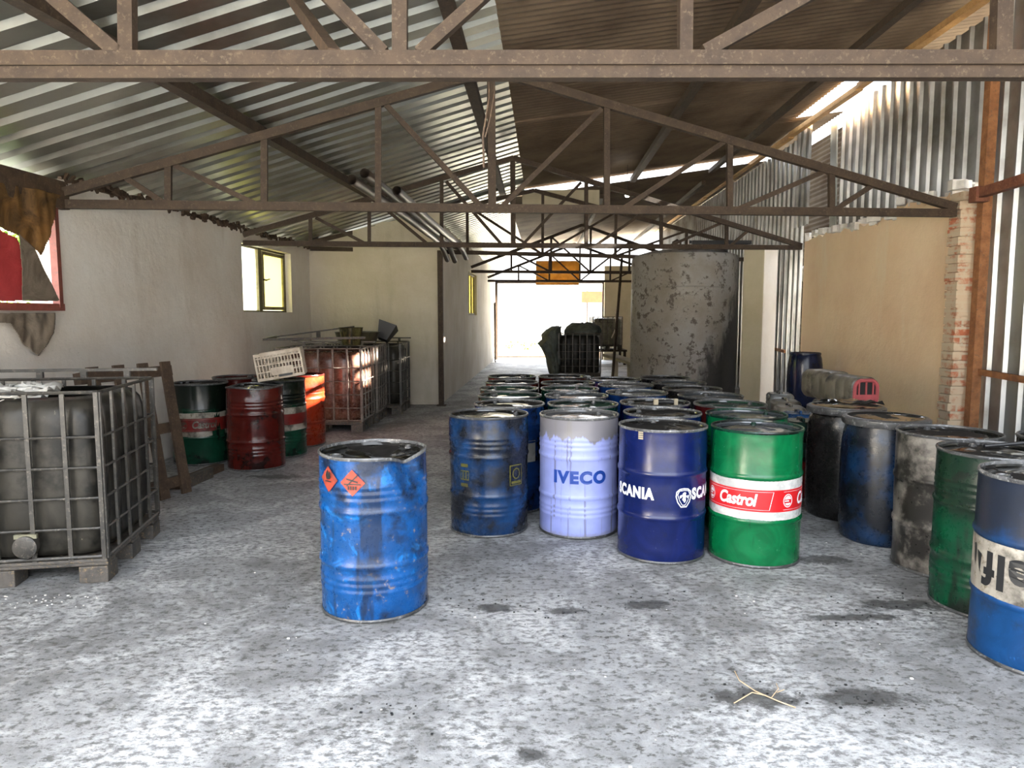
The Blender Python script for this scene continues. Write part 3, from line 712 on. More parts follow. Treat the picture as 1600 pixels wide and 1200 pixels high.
mb = MB(); mb.box((5.9, 12.0, 0), (6.9, 13.4, .5)); mb.box((5.95, 12.1, .5), (6.7, 13.2, 1.9)); o = mb.build('scrap_rack', 'steel'); tag(o, 'dark scrap rack beyond the narrow wall gap', 'rack')

# ------------------------------------------------------------------ drums
DH, DR = .86, .284
def shell_prof(ribs=True):
    P = [(DR - .004, .012), (DR, .02)]
    def hoop(z): return [(DR, z - .022), (DR + .003, z - .014), (DR + .0075, z - .006), (DR + .0075, z + .006), (DR + .003, z + .014), (DR, z + .022)]
    def small(z): return [(DR, z - .014), (DR + .0035, z - .005), (DR + .0035, z + .005), (DR, z + .014)]
    P += [(DR, .10)]
    for q in (.155, .19, .225): P += small(q) if ribs else []
    P += hoop(.293)
    P += [(DR, .36), (DR, .43), (DR, .50)]
    P += hoop(.573)
    for q in (.635, .67, .705): P += small(q) if ribs else []
    P += [(DR, .78), (DR, .82), (DR, .842), (DR + .001, .85)]
    return P
MESHC = {}
def dentfn(seed, amp):
    def fn(p, t=None):
        a = math.atan2(p.x, -p.y); rr = math.hypot(p.x, p.y)
        n_ = nz((math.sin(a) * 1.6 + seed * 7.1, math.cos(a) * 1.6, p.z * 2.2)) * amp + nz((math.sin(a) * 5 + seed, math.cos(a) * 5, p.z * 6)) * amp * .35
        k_ = 1 + n_ / DR * min(1, rr / DR)
        return Vector((p.x * k_, p.y * k_, p.z))
    return fn
def drum_meshes(key, amp=.004, seed=0, ribs=True, extra=None, detail=64, open_top=False):
    if key in MESHC: return MESHC[key]
    f0 = dentfn(seed, amp)
    def fn(p, t=None):
        q = f0(p); return extra(q) if extra else q
    out = {}
    mb = MB(); mb.lathe(shell_prof(ribs), detail, fn, cap0=True); out['body'] = mb
    for nm, z in (('rim', .852), ('bottom_rim', .012)):
        mb = MB(); mb.lathe([(DR - .006, z - .010), (DR + .004, z - .009), (DR + .0065, z), (DR + .003, z + .008), (DR - .004, z + .008), (DR - .008, z - .002), (DR - .006, z - .010)], detail, fn)
        out[nm] = mb
    mb = MB(); prof = [(DR - .006, .846), (DR - .010, .834), (DR - .02, .832), (DR - .06, .833), (.17, .836), (.155, .833), (.08, .835), (0.001, .836)]
    mb.lathe(prof, detail, fn); out['lid'] = mb
    MESHC[key] = out; return out
def bung_mb(x, y, r_):
    mb = MB(); mb.lathe([(r_ * 1.25, .834), (r_ * 1.25, .842), (r_, .843), (r_, .850), (r_ * .7, .851), (r_ * .6, .845), (0, .845)], 16)
    mb.v = [(v[0] + x, v[1] + y, v[2]) for v in mb.v]; return mb
MESHOBJ = {}
def drum(label, X, Y, body, lid='lidoil', rim='rimdark', key='std', rz=None, name='oil_drum', group=None, z=0, bungs=True, bang=0.6, **kw):
    ms = drum_meshes(key, **kw)
    r = thing(name, label, 'drum', (X, Y, z), (-math.atan2(X, Y) if rz is None else rz), group)
    for part, mt in (('body', body), ('rim', rim), ('bottom_rim', 'rimdark'), ('lid', lid)):
        ck = (key, part, mt)
        if ck not in MESHOBJ:
            MESHOBJ[ck] = ms[part].build(part, mt, r, True)
        else:
            o = MESHOBJ[ck].copy(); COL.objects.link(o); o.parent = r
    if bungs:
        for q, rr, a in (('bung', .030, bang), ('bung', .016, bang + PI)):
            ck = ('bung', rr, round(a, 2), rim)
            if ck not in MESHOBJ: MESHOBJ[ck] = bung_mb(math.sin(a) * .215, -math.cos(a) * .215, rr).build('bung', rim, r, True)
            else:
                o = MESHOBJ[ck].copy(); COL.objects.link(o); o.parent = r
    return r
# lettering and bands wrapped on a drum
def wrap(vs, th, zc, rad): return [Vector((rad * math.sin(th + x / rad), -rad * math.cos(th + x / rad), zc + y)) for x, y in vs]
def font_mesh(txt, size, bold=.0, shear=0, sx=1.0, spacing=1.0):
    cu = bpy.data.curves.new('t', 'FONT'); cu.body = txt; cu.size = size; cu.align_x = 'CENTER'; cu.align_y = 'CENTER'; cu.offset = bold; cu.shear = shear; cu.space_character = spacing; cu.resolution_u = 4; cu.fill_mode = 'FRONT'
    o = bpy.data.objects.new('t', cu); COL.objects.link(o); dg = bpy.context.evaluated_depsgraph_get(); dg.update()
    me = bpy.data.meshes.new_from_object(o.evaluated_get(dg)); bpy.data.objects.remove(o)
    vs = [(v.co.x * sx, v.co.y) for v in me.vertices]; fs = [tuple(p.vertices) for p in me.polygons]; bpy.data.meshes.remove(me); return vs, fs
def lettering(root, txt, size, th, zc, mat, bold=0, shear=0, sx=1, spacing=1, flip=False, lift=.0025, part='lettering'):
    vs, fs = font_mesh(txt, size, bold, shear, sx, spacing)
    if flip: vs = [(-x, -y) for x, y in vs]
    mb = MB(); mb.add(wrap(vs, th, zc, DR + lift), fs); return mb.build(part, mat, root)
def band(root, z0, z1, mat, lift=.0012, a0=-PI, a1=PI, part='label_band', n=72):
    mb = MB(); rows = []
    for i in range(n + 1):
        a = a0 + (a1 - a0) * i / n; rr = DR + lift
        rows.append([(rr * math.sin(a), -rr * math.cos(a), z0 + (z1 - z0) * j / 4) for j in range(5)])
    mb.grid(rows); return mb.build(part, mat, root, True)
def poly_patch(root, pts, th, zc, mat, lift=.003, part='emblem'):
    mb = MB(); mb.add(wrap(pts, th, zc, DR + lift), [tuple(range(len(pts)))]); return mb
def ringpts(a, b, n=24, p=2.0):
    out = []
    for i in range(n):
        t = 2 * PI * i / n; cx, sy = math.cos(t), math.sin(t)
        out.append((a * math.copysign(abs(cx) ** (2 / p), cx), b * math.copysign(abs(sy) ** (2 / p), sy)))
    return out
def ring_mb(mb, outer, inner, th, zc, lift, dx=0, dz=0):
    n_ = len(outer); vs = wrap([(x + dx, y + dz) for x, y in outer + inner], th, zc, DR + lift)
    mb.add(vs, [(i, (i + 1) % n_, n_ + (i + 1) % n_, n_ + i) for i in range(n_)])
def fill_mb(mb, pts, th, zc, lift, dx=0, dz=0): 
    mb.add(wrap([(x + dx, y + dz) for x, y in pts], th, zc, DR + lift), [tuple(range(len(pts)))])

# 1 the bright blue dented drum in front
def dent1(p):
    a = math.atan2(p.x, -p.y); rr = math.hypot(p.x, p.y)
    g = math.exp(-((a - R(47)) / R(20)) ** 2) * math.exp(-((p.z - .86) / .13) ** 2) * min(1, (rr / DR) ** 2)
    g2 = math.exp(-((a - R(50)) / R(14)) ** 2) * math.exp(-((p.z - .70) / .09) ** 2) * (rr / DR)
    k_ = 1 - .25 * g - .035 * g2
    sag = 0
    if p.z > .825 and rr < DR - .008: sag = -.035 * (1 - rr / DR) ** .5 * (1 + .6 * nz((p.x * 9, p.y * 9, 3)))
    return Vector((p.x * k_, p.y * k_, p.z - .045 * g + sag))
d1 = drum('bright blue dented drum standing alone in front with orange hazard diamonds', -.75, 3.78, 'bluepaint', 'lidoil', 'chrome', 'front', amp=.006, seed=3, extra=dent1, detail=96, bang=-1.1)
for th, zc in ((R(-50), .742), (R(-21), .735)):
    mb = MB(); fill_mb(mb, [(0, .068), (.034, .034), (.066, 0), (.034, -.034), (0, -.068), (-.034, -.034), (-.066, 0), (-.034, .034)], th, zc, .010); o = mb.build('hazard_label', 'ink_orange', d1)
    mb = MB()
    if th < R(-40): fill_mb(mb, [(-.012, .0), (-.02, .02), (-.004, .05), (.004, .03), (.012, .042), (.02, .015), (.012, 0)], th, zc, .0125); fill_mb(mb, [(-.024, -.008), (.024, -.008), (.024, -.014), (-.024, -.014)], th, zc, .0125)
    else:
        for sgn in (1, -1): fill_mb(mb, [(-.03, .006 + .018 * sgn), (.03, .026 - .018 * sgn), (.03, .018 - .018 * sgn), (-.03, -.002 + .018 * sgn)], th, zc, .0125)
        fill_mb(mb, [(-.045, -.004), (.045, -.004), (.045, -.010), (-.045, -.010)], th, zc, .0125)
        for q in range(4): fill_mb(mb, [(-.024 + q * .013, -.016), (-.016 + q * .013, -.016), (-.017 + q * .013, -.036), (-.024 + q * .013, -.034)], th, zc, .0125)
    mb.build('hazard_symbol', 'ink_black', o)
# 2 oil-smeared blue
def dent2(p):
    a = math.atan2(p.x, -p.y); g = math.exp(-((a + R(80)) / R(24)) ** 2) * math.exp(-((p.z - .78) / .08) ** 2); g3 = math.exp(-((a - R(40)) / R(40)) ** 2) * math.exp(-((p.z) / .12) ** 2)
    return Vector((p.x * (1 + .03 * g), p.y * (1 + .03 * g), p.z))
d2 = drum('oil-blackened blue drum with faint yellow marks, left of the lavender drum', -.17, 5.18, 'darkblue', 'lidoil', 'rimdark', 'd2', amp=.006, seed=5, extra=dent2, bang=-1.2)
mb = MB()
for z in (.515, .375): fill_mb(mb, [(-.03, -.012), (.035, -.012), (.035, .012), (-.03, .012)], R(-38), z, .006)
for q in range(3):
    ring_mb(mb, [(-.012, -.035), (.012, -.035), (.012, .035), (-.012, .035)], [(-.007, -.027), (.007, -.027), (.007, .027), (-.007, .027)], R(-38), .445, .006, -.02 + q * .026)
mb.build('marking', 'ink_yellow', d2)
mb = MB(); ring_mb(mb, [(-.06, -.075), (.06, -.075), (.06, .075), (-.06, .075)], [(-.052, -.067), (.052, -.067), (.052, .067), (-.052, .067)], R(42), .44, .006)
ring_mb(mb, ringpts(.036, .04), ringpts(.028, .032), R(42), .44, .006, 0, .012); fill_mb(mb, [(-.045, -.06), (.045, -.06), (.045, -.042), (-.045, -.042)], R(42), .44, .006); mb.build('marking', 'ink_yellow', d2)
# 3 lavender
d3 = drum('lavender blue drum with navy lettering and grey oily collar', .49, 5.15, 'lavender', 'lidwhite', 'chrome', 'd3', amp=.003, seed=8, bang=-.75)
lettering(d3, 'IVECO', .116, R(2), .438, 'ink_navy', .0065, 0, 1.06, 1.16)
# 4 navy
d4 = drum('glossy navy drum with white lettering and crest, beside the green drum', 0.995, 4.64, 'navy', 'lidoil', 'chrome', 'd4', amp=.003, seed=11, ribs=False, bang=.3)
for th in (R(-40), R(71), R(182)):
    lettering(d4, 'SCANIA', .096, th, .448, 'ink_white', .0052, 0, .80, 1.14)
    e = th + R(69)
    mb = MB(); sh = []
    base = [(0, .062), (.03, .058), (.052, .04), (.056, .008), (.044, -.03), (.02, -.062), (-.02, -.062), (-.044, -.03), (-.056, .008), (-.052, .04), (-.03, .058)]
    ring_mb(mb, base, [(x * .88, y * .88) for x, y in base], e, .432, .0025)
    tri = [(0, .05), (.034, .046), (.045, .022), (.03, -.02), (.01, -.05), (-.01, -.05), (-.03, -.02), (-.045, .022), (-.034, .046)]
    ring_mb(mb, tri, [(x * .9, y * .9) for x, y in tri], e, .432, .0025)
    for bl in ([(-.006, .03), (.006, .036), (.016, .03), (.012, .018), (.02, .01), (.012, -.002), (.016, -.018), (.004, -.034), (-.004, -.02), (-.012, -.012), (-.006, .004), (-.014, .014)],
               [(-.03, .012), (-.016, .02), (-.014, .004), (-.026, -.004)], [(.022, .012), (.032, .016), (.03, -.002), (.022, -.004)]):
        fill_mb(mb, bl, e, .432, .0025)
    mb.build('emblem', 'ink_white', d4)
mb = MB()
for q in range(4): fill_mb(mb, [(-.017, -.006), (.017, -.006), (.017, .004), (-.017, .004)], R(-28), .80 + q * .013, .0025)
mb.build('sticker', 'tan_paper', d4)
# 5 green with banded logo
def banded(d, old=False, start=-49, white='white', red='red', ink='ink_white'):
    band(d, .302, .562, white, .0014); band(d, .362, .500, red, .0026)
    for q in range(3):
        th = R(start + q * 107); lift = .004
        lettering(d, 'Castrol', .105, th + R(26), .431, ink, .0034, .22, .82, .95, lift=lift)
        mb = MB(); c0 = th - R(15); full = ringpts(.036, .042, 24); inn = ringpts(.031, .037, 24); dsc = ringpts(.026, .031, 24)
        ring_mb(mb, full, inn, c0, .431, lift)
        topc = [(x, y) for x, y in dsc if y > .006]; botc = [(x, y) for x, y in dsc if y < -.010]
        fill_mb(mb, topc, c0, .431, lift); fill_mb(mb, botc, c0, .431, lift); fill_mb(mb, [(-.024, -.006), (.008, -.006), (.008, .002), (-.024, .002)], c0, .431, lift)
        mb.build('emblem', ink, d)
        mb = MB()
        x0, x1 = R(-22), R(64); r_ = DR + lift
        for za, zb, xa, xb in ((.487, .4885, -.11, .36), (.374, .3755, -.11, .335)):
            rows = [[(r_ * math.sin(th + (xa + (xb - xa) * i / 16) / r_), -r_ * math.cos(th + (xa + (xb - xa) * i / 16) / r_), zz) for zz in (za, zb)] for i in range(17)]; mb.grid(rows)
        fill_mb(mb, [(.335, -.057), (.338, -.057), (.363, .0575), (.360, .0575)], th, .431, lift); mb.build('label_outline', ink, d)
d5 = drum('clean bright green drum with white and red band, at the right end', 1.59, 4.565, 'green', 'lidgrey', 'darkgreen', 'd5', amp=.003, seed=13, ribs=False, bang=.1)
banded(d5, start=-49 - .0)

# the packed rows behind
GD = 'drums packed behind the front row'
pack = [(-.02, 5.78, 'packblue', 'lidoil', 'blue drum with a stained white label, directly behind the oil-blackened drum'), (-.02, 6.38, 'darkgreen', 'lidgreen', 'dark green drum, third from front in the left file of the pack'),
        (-.03, 6.985, 'darkgreen', 'lidgreen', 'dark green drum, fourth from front in the left file of the pack'), (.0, 7.66, 'drumred', 'lidoil', 'dark red drum, second from the back in the left file'), (.0, 8.40, 'drumred', 'lidoil', 'dark red drum at the back left corner of the pack'),
        (.58, 5.765, 'darkgreen', 'lidgreen', 'drum with green wet lid, directly behind the lavender drum'), (.58, 6.365, 'packblue', 'lidgrey', 'drum with bright wet lid, second behind the lavender drum'), (.57, 6.97, 'darkgreen', 'lidgreen', 'drum with dark green lid, third behind the lavender drum'),
        (.60, 7.57, 'drumred', 'lidoil', 'dark red drum, fourth behind the lavender drum'), (.60, 8.40, 'drumred', 'lidoil', 'drum at the back of the file behind the lavender drum'),
        (1.12, 5.25, 'navy', 'lidoil', 'navy drum directly behind the navy drum with a crest'), (1.185, 5.85, 'navy', 'lidoil', 'navy drum, second behind the one with a crest, clutter on it'), (1.17, 6.62, 'packblue', 'lidgrey', 'dark blue drum with pale wet lid in the middle of the pack'),
        (1.185, 7.36, 'packblue', 'lidwhite', 'drum with white wet lid, second from back in the third file'), (1.17, 8.0, 'packblue', 'lidoil', 'dark drum at the back of the third file, before the far container'),
        (1.715, 5.16, 'green', 'lidgrey', 'green drum with wet lid directly behind the banded green drum'), (1.78, 5.76, 'drumred', 'lidgreen', 'dark red drum, second behind the banded green drum'), (1.79, 6.37, 'blackdrum', 'lidgrey', 'black drum with pale wet lid, near the grey tank foot'),
        (1.78, 6.98, 'blackdrum', 'lidoil', 'black drum, third from back in the right file of the pack'), (1.79, 7.59, 'blackdrum', 'lidgrey', 'black drum, second from back in the right file of the pack'), (1.77, 8.21, 'blackdrum', 'lidoil', 'black drum at the back right corner of the pack')]
PK = []
for i, (x, y, bd, ld, lab) in enumerate(pack):
    rimm = 'chrome' if i in (0, 2, 5, 6, 7, 10, 11, 12, 13, 14) else 'rimdark'
    if bd in ('green',): rimm = 'darkgreen'
    PK.append(drum(lab, x, y, bd, ld, rimm, 'std%d' % (i % 3), rz=random.uniform(0, 6.28) if i else None, group=GD, amp=.003, seed=20 + i % 3, bang=random.choice((-1.2, .6, 2.0))))
mb = MB(); th = R(34); fill_mb(mb, [(-.055, -.085), (0, -.085), (.055, -.085), (.055, .085), (0, .085), (-.055, .085)], th, .50, .006); mb.build('paper_label', 'paper', PK[0])
# small clutter lying on a lid
r = thing('pump_fitting', 'little brass and rubber fitting lying on a navy drum lid', 'fitting', (1.26, 5.80, .840)); 
mb = MB(); mb.tube([(-.06, 0, .02), (0, .01, .022), (.07, -.01, .02)], .014, 8); mb.build('hose', 'black', r); mb = MB(); mb.box((-.095, -.015, 0), (-.06, .015, .045)); mb.box((.07, -.02, 0), (.10, .01, .05)); mb.build('nozzle', 'tan_paper', r)

# right-hand row
GR = 'drums standing along the right wall'
d6 = drum('scuffed blue drum with white band and upside-down black letters, nearest on the right', 2.45, 3.16, 'sifblue', 'lidoil', 'chrome', 'sif', group=GR, amp=.005, seed=31, ribs=False, bang=-1.0)
band(d6, .300, .555, 'olddirtywhite', .004)
th0 = R(-6)
lettering(d6, 'elf', .215, R(-29), .435, 'ink_black', .008, 0, .95, 1.12, flip=True, lift=.007)
mb = MB(); e = R(-64)
fill_mb(mb, [(-.03, .07), (-.008, .078), (.0, .05), (-.004, -.03), (-.02, .0)], e, .44, .007); fill_mb(mb, [(.008, .052), (.045, .04), (.035, -.05), (.024, -.02)], e, .44, .007); mb.build('emblem', 'ink_black', d6)
d7 = drum('grimy green drum between the flaking grey and scuffed blue drums', 2.60, 3.745, 'darkgreen', 'lidoil', 'rimdark', 'std1', group=GR, seed=21, amp=.003)
k = NT('grimy_green'); M['grimygreen'] = paint('grimy_green_paint', (.004, .11, .045), (.018, .022, .016), .6, .6, .06, (.1, .1, .08), .36, zg=(.5, .8))
d7.children[0].data = d7.children[0].data.copy(); d7.children[0].data.materials[0] = M['grimygreen']
d8 = drum('flaking grey and black drum, third from the near end of the right row', 2.70, 4.34, 'greyold', 'lidoil', 'rimdark', 'd8', group=GR, amp=.008, seed=41, ribs=False)
mb = MB(); mb.tube([(0, 0, .008), (.2, -.02, .03), (.42, .0, .05)], .011, 8); o = mb.build('steel_rod', 'black', None, loc=(2.60, 3.86, .846)); tag(o, 'thin black rod lying across the lid of the grimy green drum', 'rod')
GB = 'dark drums in the second row by the wall'
drum('dark drum behind the scuffed blue drum, close to the corrugated wall', 3.24, 3.50, 'blackdrum', 'lidoil', 'rimdark', 'std0', group=GB, rz=1, seed=20, amp=.003)
drum('dark drum behind the grimy green drum, close to the corrugated wall', 3.31, 4.12, 'blackdrum', 'lidoil', 'rimdark', 'std2', group=GB, rz=2, seed=22, amp=.003)
# plastic barrels: bulging body, screw ring
def barrel(label, X, Y, mat, h=.88, rad=.283, z=0, neck=.86, lidm='lidoil', group=None):
    r = thing('plastic_barrel', label, 'barrel', (X, Y, z), random.uniform(0, 6), group); q = h / .88
    P = [(rad * .88, 0), (rad * .95, .02 * q), (rad * .985, .1 * q), (rad, .25 * q), (rad * 1.005, .42 * q), (rad, .6 * q), (rad * .985, .70 * q), (rad * .95, .77 * q), (rad * .90, .81 * q), (rad * neck, .825 * q)]
    mb = MB(); mb.lathe(P, 56, dentfn(X, .004), cap0=True); mb.build('body', mat, r, True)
    mb = MB(); rr = rad * (neck + .085); mb.lathe([(rad * neck, .82 * q), (rr, .825 * q), (rr + .008, .84 * q), (rr + .006, .87 * q), (rr - .01, h), (rr - .03, h)], 56, cap0=False); mb.build('clamp_ring', 'rimdark', r, True)
    mb = MB(); mb.lathe([(rr - .028, h), (rr - .05, h - .012), (rr * .5, h - .008), (.001, h - .006)], 56); mb.build('lid', lidm, r, True)
    return r
barrel('dirty blue plastic barrel in the right row, behind the flaking grey drum', 2.615, 4.925, 'plasticblue', .87, .279, group=GR, neck=.9)
barrel('black oily plastic barrel at the far end of the right row', 2.62, 5.53, 'blackdrum', .87, .279, group=GR, neck=.92)
r = thing('wooden_pallet', 'low stack of pallet boards under the navy barrel by the ochre wall', 'pallet', (4.12, 9.95, 0))
for z in (0, .145):
    for y in (-.3, 0, .3):
        mb = MB(); mb.box((-.36, y - .045, z), (.36, y + .045, z + .1)); mb.build('stringer', 'wood', r)
    for i in range(5):
        mb = MB(); mb.box((-.36 + i * .15, -.36, z + .1), (-.24 + i * .15, .36, z + .122)); mb.build('board', 'wood', r)
# (upper deck height .267)
def jug(label, X, Y, mat): pass
r = thing('plastic_barrel', 'small navy plastic barrel standing at the left end of the ochre wall', 'barrel', (4.10, 9.92, .267))
mb = MB(); P = [(.185, 0), (.205, .02), (.225, .12), (.236, .35), (.236, .48), (.228, .62), (.212, .72), (.20, .755), (.205, .76), (.205, .785), (.195, .79)]; mb.lathe(P, 48, cap0=True); mb.build('body', 'plasticnavy', r, True)
mb = MB(); mb.lathe([(.196, .786), (.17, .776), (.001, .778)], 48); mb.build('lid', 'plasticnavy', r, True)

# left-hand group
GL = 'drums against the left wall'
l1 = drum('grimy green drum with faded red and white band, beside the pallets', -3.36, 7.6, 'lgreen', 'lidoil', 'rimdark', 'l1', group=GL, amp=.006, seed=51, ribs=False)
banded(l1, True, -20, 'olddirtywhite', 'oldred', 'olddirtywhite')
def dentred(p):
    a = math.atan2(p.x, -p.y); g = math.exp(-((p.z - .86) / .1) ** 2) * (.5 + .5 * math.sin(3 * a + 1)); return Vector((p.x * (1 - .05 * g), p.y * (1 - .05 * g), p.z - .02 * g))
drum('dark red glossy drum, nearest of the left wall group', -2.67, 7.33, 'drumred', 'lidoil', 'rimdark', 'lred', group=GL, amp=.009, seed=53, extra=dentred)
l3 = drum('dark green drum with worn pale band behind the glossy dark red drum', -2.63, 7.98, 'lgreen', 'lidoil', 'rimdark', 'std1', group=GL, amp=.003, seed=21); band(l3, .302, .562, 'olddirtywhite', .006); band(l3, .37, .49, 'oldred', .0075)
drum('bright red drum caught by the sun streak before the caged tank', -2.585, 8.63, 'drumorange', 'lidoil', 'drumred', 'std0', group=GL, amp=.003, seed=20, rz=1.2)
drum('dark red drum by the wall behind the glossy dark red drum', -3.22, 8.32, 'drumred', 'drumred', 'rimdark', 'std2', group=GL, amp=.003, seed=22, rz=2.2)
# crate lying on them
r = thing('plastic_crate', 'beige lattice plastic crate tilted on top of the red drums', 'crate', (-2.50, 7.74, .908), R(14)); r.rotation_euler = (R(0), R(-9), R(12))
W_, D_, H_ = .47, .36, .28
mb = MB()
for z in (.0, .075, .15, .225, H_ - .02):
    hh = .03 if z in (0., H_ - .02) else .014
    for y in (0, D_): mb.bar((-W_ / 2, y - D_ / 2, z + .01), (W_ / 2, y - D_ / 2, z + .01), .016, hh)
    for x in (-W_ / 2, W_ / 2): mb.bar((x, -D_ / 2, z + .01), (x, D_ / 2, z + .01), .016, hh)
for i in range(15):
    x = -W_ / 2 + W_ * i / 14
    for y in (-D_ / 2, D_ / 2): mb.bar((x, y, 0), (x, y, H_ - .01), .012, .018, (0, 1, 0))
for i in range(10):
    y = -D_ / 2 + D_ * i / 9
    for x in (-W_ / 2, W_ / 2): mb.bar((x, y, 0), (x, y, H_ - .01), .018, .012, (0, 1, 0))
mb.build('lattice', 'crate', r)
mb = MB(); mb.box((-W_ / 2, -D_ / 2, 0), (W_ / 2, D_ / 2, .008)); mb.box((-W_ / 2 + .02, -D_ / 2 + .02, .008), (W_ / 2 - .02, D_ / 2 - .02, .012)); mb.build('bottom', 'crate', r)
mb = MB(); mb.box((-.09, -D_ / 2 - .006, .04), (.13, -D_ / 2 + .006, .12)); mb.build('name_plate', 'crate', r)
mb = MB(); mb.box((-.02, -D_ / 2 - .012, .015), (.12, -D_ / 2 - .004, .038)); mb.build('handle_slot', 'ink_black', r)

# ------------------------------------------------------------------ intermediate bulk containers
def rrect(w, d_, r_, n=6):
    P = []
    for cx, cy, a0 in ((w / 2 - r_, d_ / 2 - r_, 0), (-w / 2 + r_, d_ / 2 - r_, 90), (-w / 2 + r_, -d_ / 2 + r_, 180), (w / 2 - r_, -d_ / 2 + r_, 270)):
        for i in range(n + 1):
            a = R(a0 + 90 * i / n); P.append(Vector((cx + r_ * math.cos(a), cy + r_ * math.sin(a), 0)))
    return P
def dense(path, step):
    out = []
    m = len(path)
    for i in range(m):
        a, c = path[i], path[(i + 1) % m]; n_ = max(1, int((c - a).length / step))
        for j in range(n_): out.append(a.lerp(c, j / n_))
    return out
def ibc(label, X, Y, rz, bottle, cage, z=0, nx=6, ny=5, W_=1.16, D_=.98, H_=1.16, rail=True, fill='oil', valve=True, vx=-.24, group='caged bulk containers'):
    r = thing('bulk_container', label, 'container', (X, Y, z), rz, group)
    zb = .145
    # pallet
    mb = MB()
    for x in (-W_ / 2 + .08, 0, W_ / 2 - .08):
        for y in (-D_ / 2 + .08, 0, D_ / 2 - .08):
            mb.box((x - .08, y - .08, 0), (x + .08, y + .08, .10))
    for y in (-D_ / 2 + .07, 0, D_ / 2 - .07): mb.box((-W_ / 2, y - .06, .10), (W_ / 2, y + .06, .122))
    mb.box((-W_ / 2, -D_ / 2, .122), (W_ / 2, D_ / 2, zb)); mb.build('pallet', 'palletdark', r, bevel=.006)
    # bottle
    path = dense(rrect(W_ - .05, D_ - .05, .13, 8), .03); mb = MB(); rows = []
    sxv = W_ / nx; syv = D_ / ny
    def ring(zz, ins, rib=1):
        out = []
        for p in path:
            cx = abs(math.cos(PI * (p.x + W_ / 2) / sxv)) if abs(p.y) > D_ / 2 - .06 else abs(math.cos(PI * (p.y + D_ / 2) / syv))
            o_ = ins + .022 * cx ** 6 * rib; q = Vector((p.x * (1 - 2 * o_ / W_), p.y * (1 - 2 * o_ / D_), zz)); out.append(q)
        return out + [out[0]]
    for zz, ins, rib in ((zb, .09, 0), (zb + .02, .035, .5), (zb + .06, .008, 1), (zb + .3, 0, 1), (zb + .5, -.004, 1), (zb + .7, 0, 1), (H_ - .20, .006, 1), (H_ - .14, .02, .8), (H_ - .09, .055, .3), (H_ - .07, .11, 0)):
        rows.append(ring(zz, ins, rib))
    mb.grid(rows); mb.build('bottle', bottle, r, True, solid=.004)
    mb = MB(); f = ring(H_ - .16, .04, 0)[:-1]; mb.add(f, [tuple(range(len(f)))]); mb.build('contents', fill, r)
    # cage
    mb = MB(); cp_ = dense(rrect(W_, D_, .05, 4), .5)
    for zz, hh in ((zb + .015, .011), (.33, .008), (.51, .008), (.69, .008), (.87, .008), (H_ - .03, .011)):
        mb.tube([p + Vector((0, 0, zz)) for p in rrect(W_, D_, .05, 4)], hh, 6, closed=True)
    for i in range(nx + 1):
        x = -W_ / 2 + sxv * i; x = max(-W_ / 2 + .015, min(W_ / 2 - .015, x))
        for y in (-D_ / 2, D_ / 2): mb.bar((x, y, zb), (x, y, H_ - .03), .024, .014, (0, 1, 0))
    for i in range(ny + 1):
        y = -D_ / 2 + syv * i; y = max(-D_ / 2 + .015, min(D_ / 2 - .015, y))
        for x in (-W_ / 2, W_ / 2): mb.bar((x, y, zb), (x, y, H_ - .03), .014, .024, (0, 1, 0))
    mb.build('cage', cage, r)
    if rail:
        mb = MB(); y = D_ / 2 + .005
        mb.bar((-W_ / 2 - .03, y, H_ + .03), (W_ / 2 + .03, y, H_ + .03), .03, .02)
        for i in range(4): mb.box((-W_ / 2 + .15 + i * .28 - .02, y - .012, H_ - .03), (-W_ / 2 + .15 + i * .28 + .02, y + .012, H_ + .025))
        mb.build('top_rail', cage, r)
    if valve:
        v = MB(); v.lathe([(.052, 0), (.052, .06), (.065, .065), (.065, .10), (.05, .105), (0, .105)], 20)
        v.v = [(p[0], -p[2] + 0, p[1]) for p in v.v]; o = v.build('valve', 'cageblack', r, True); o.location = (vx, -D_ / 2 + .06, zb + .10)
        h = MB(); h.bar((-.06, -.075, .06), (.06, -.075, .06), .02, .025); h.bar((0, -.075, .02), (0, -.075, .06), .02, .02); h.build('valve_handle', 'bottlepale', o)
    return r
# nearest: right-hand corner stands at about (-2.39, 4.05)
rz = R(10); ux, uy = Vector((math.cos(rz), math.sin(rz), 0)), Vector((-math.sin(rz), math.cos(rz), 0))
c0 = Vector((-2.385, 4.07, 0)) - ux * .58 + uy * .49
i1 = ibc('large oily black caged container nearest on the left, white rags inside', c0.x, c0.y, rz, 'bottle', 'cageblack', vx=.16)
# rags
mb = MB()
for i in range(60):
    p = Vector((random.uniform(-.46, .12), random.uniform(-.38, .3), 1.015 + random.random() * .05)); a = random.uniform(.03, .09)
    P = [[p + Vector((u * a, v * a, .05 * nz((p.x * 5 + u * 1.3, p.y * 5 + v * 1.3, i)) + .05)) for u in (-1, -.3, .4, 1)] for v in (-1, -.3, .4, 1)]; mb.grid(P)
o = mb.build('rags', 'rags', None, True, solid=.006); o.location = c0; o.rotation_euler = (0, 0, rz); tag(o, 'heap of dirty white rags in the open top of the nearest container', 'rags', kind='stuff')
c1 = Vector((-2.01, 9.48, 0)) + Vector((-.58, .42, 0))
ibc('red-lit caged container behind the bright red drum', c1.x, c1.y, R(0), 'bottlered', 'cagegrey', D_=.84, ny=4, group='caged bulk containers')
c2 = Vector((-1.97, 10.34, 0)) + Vector((-.58, .40, 0))
ibc('grey caged container squeezed between red-lit and black ones', c2.x, c2.y, R(0), 'bottle', 'cagegrey', D_=.78, ny=5, valve=False, rail=False)
c3 = Vector((-1.76, 11.24, 0)) + Vector((-.58, .47, 0))
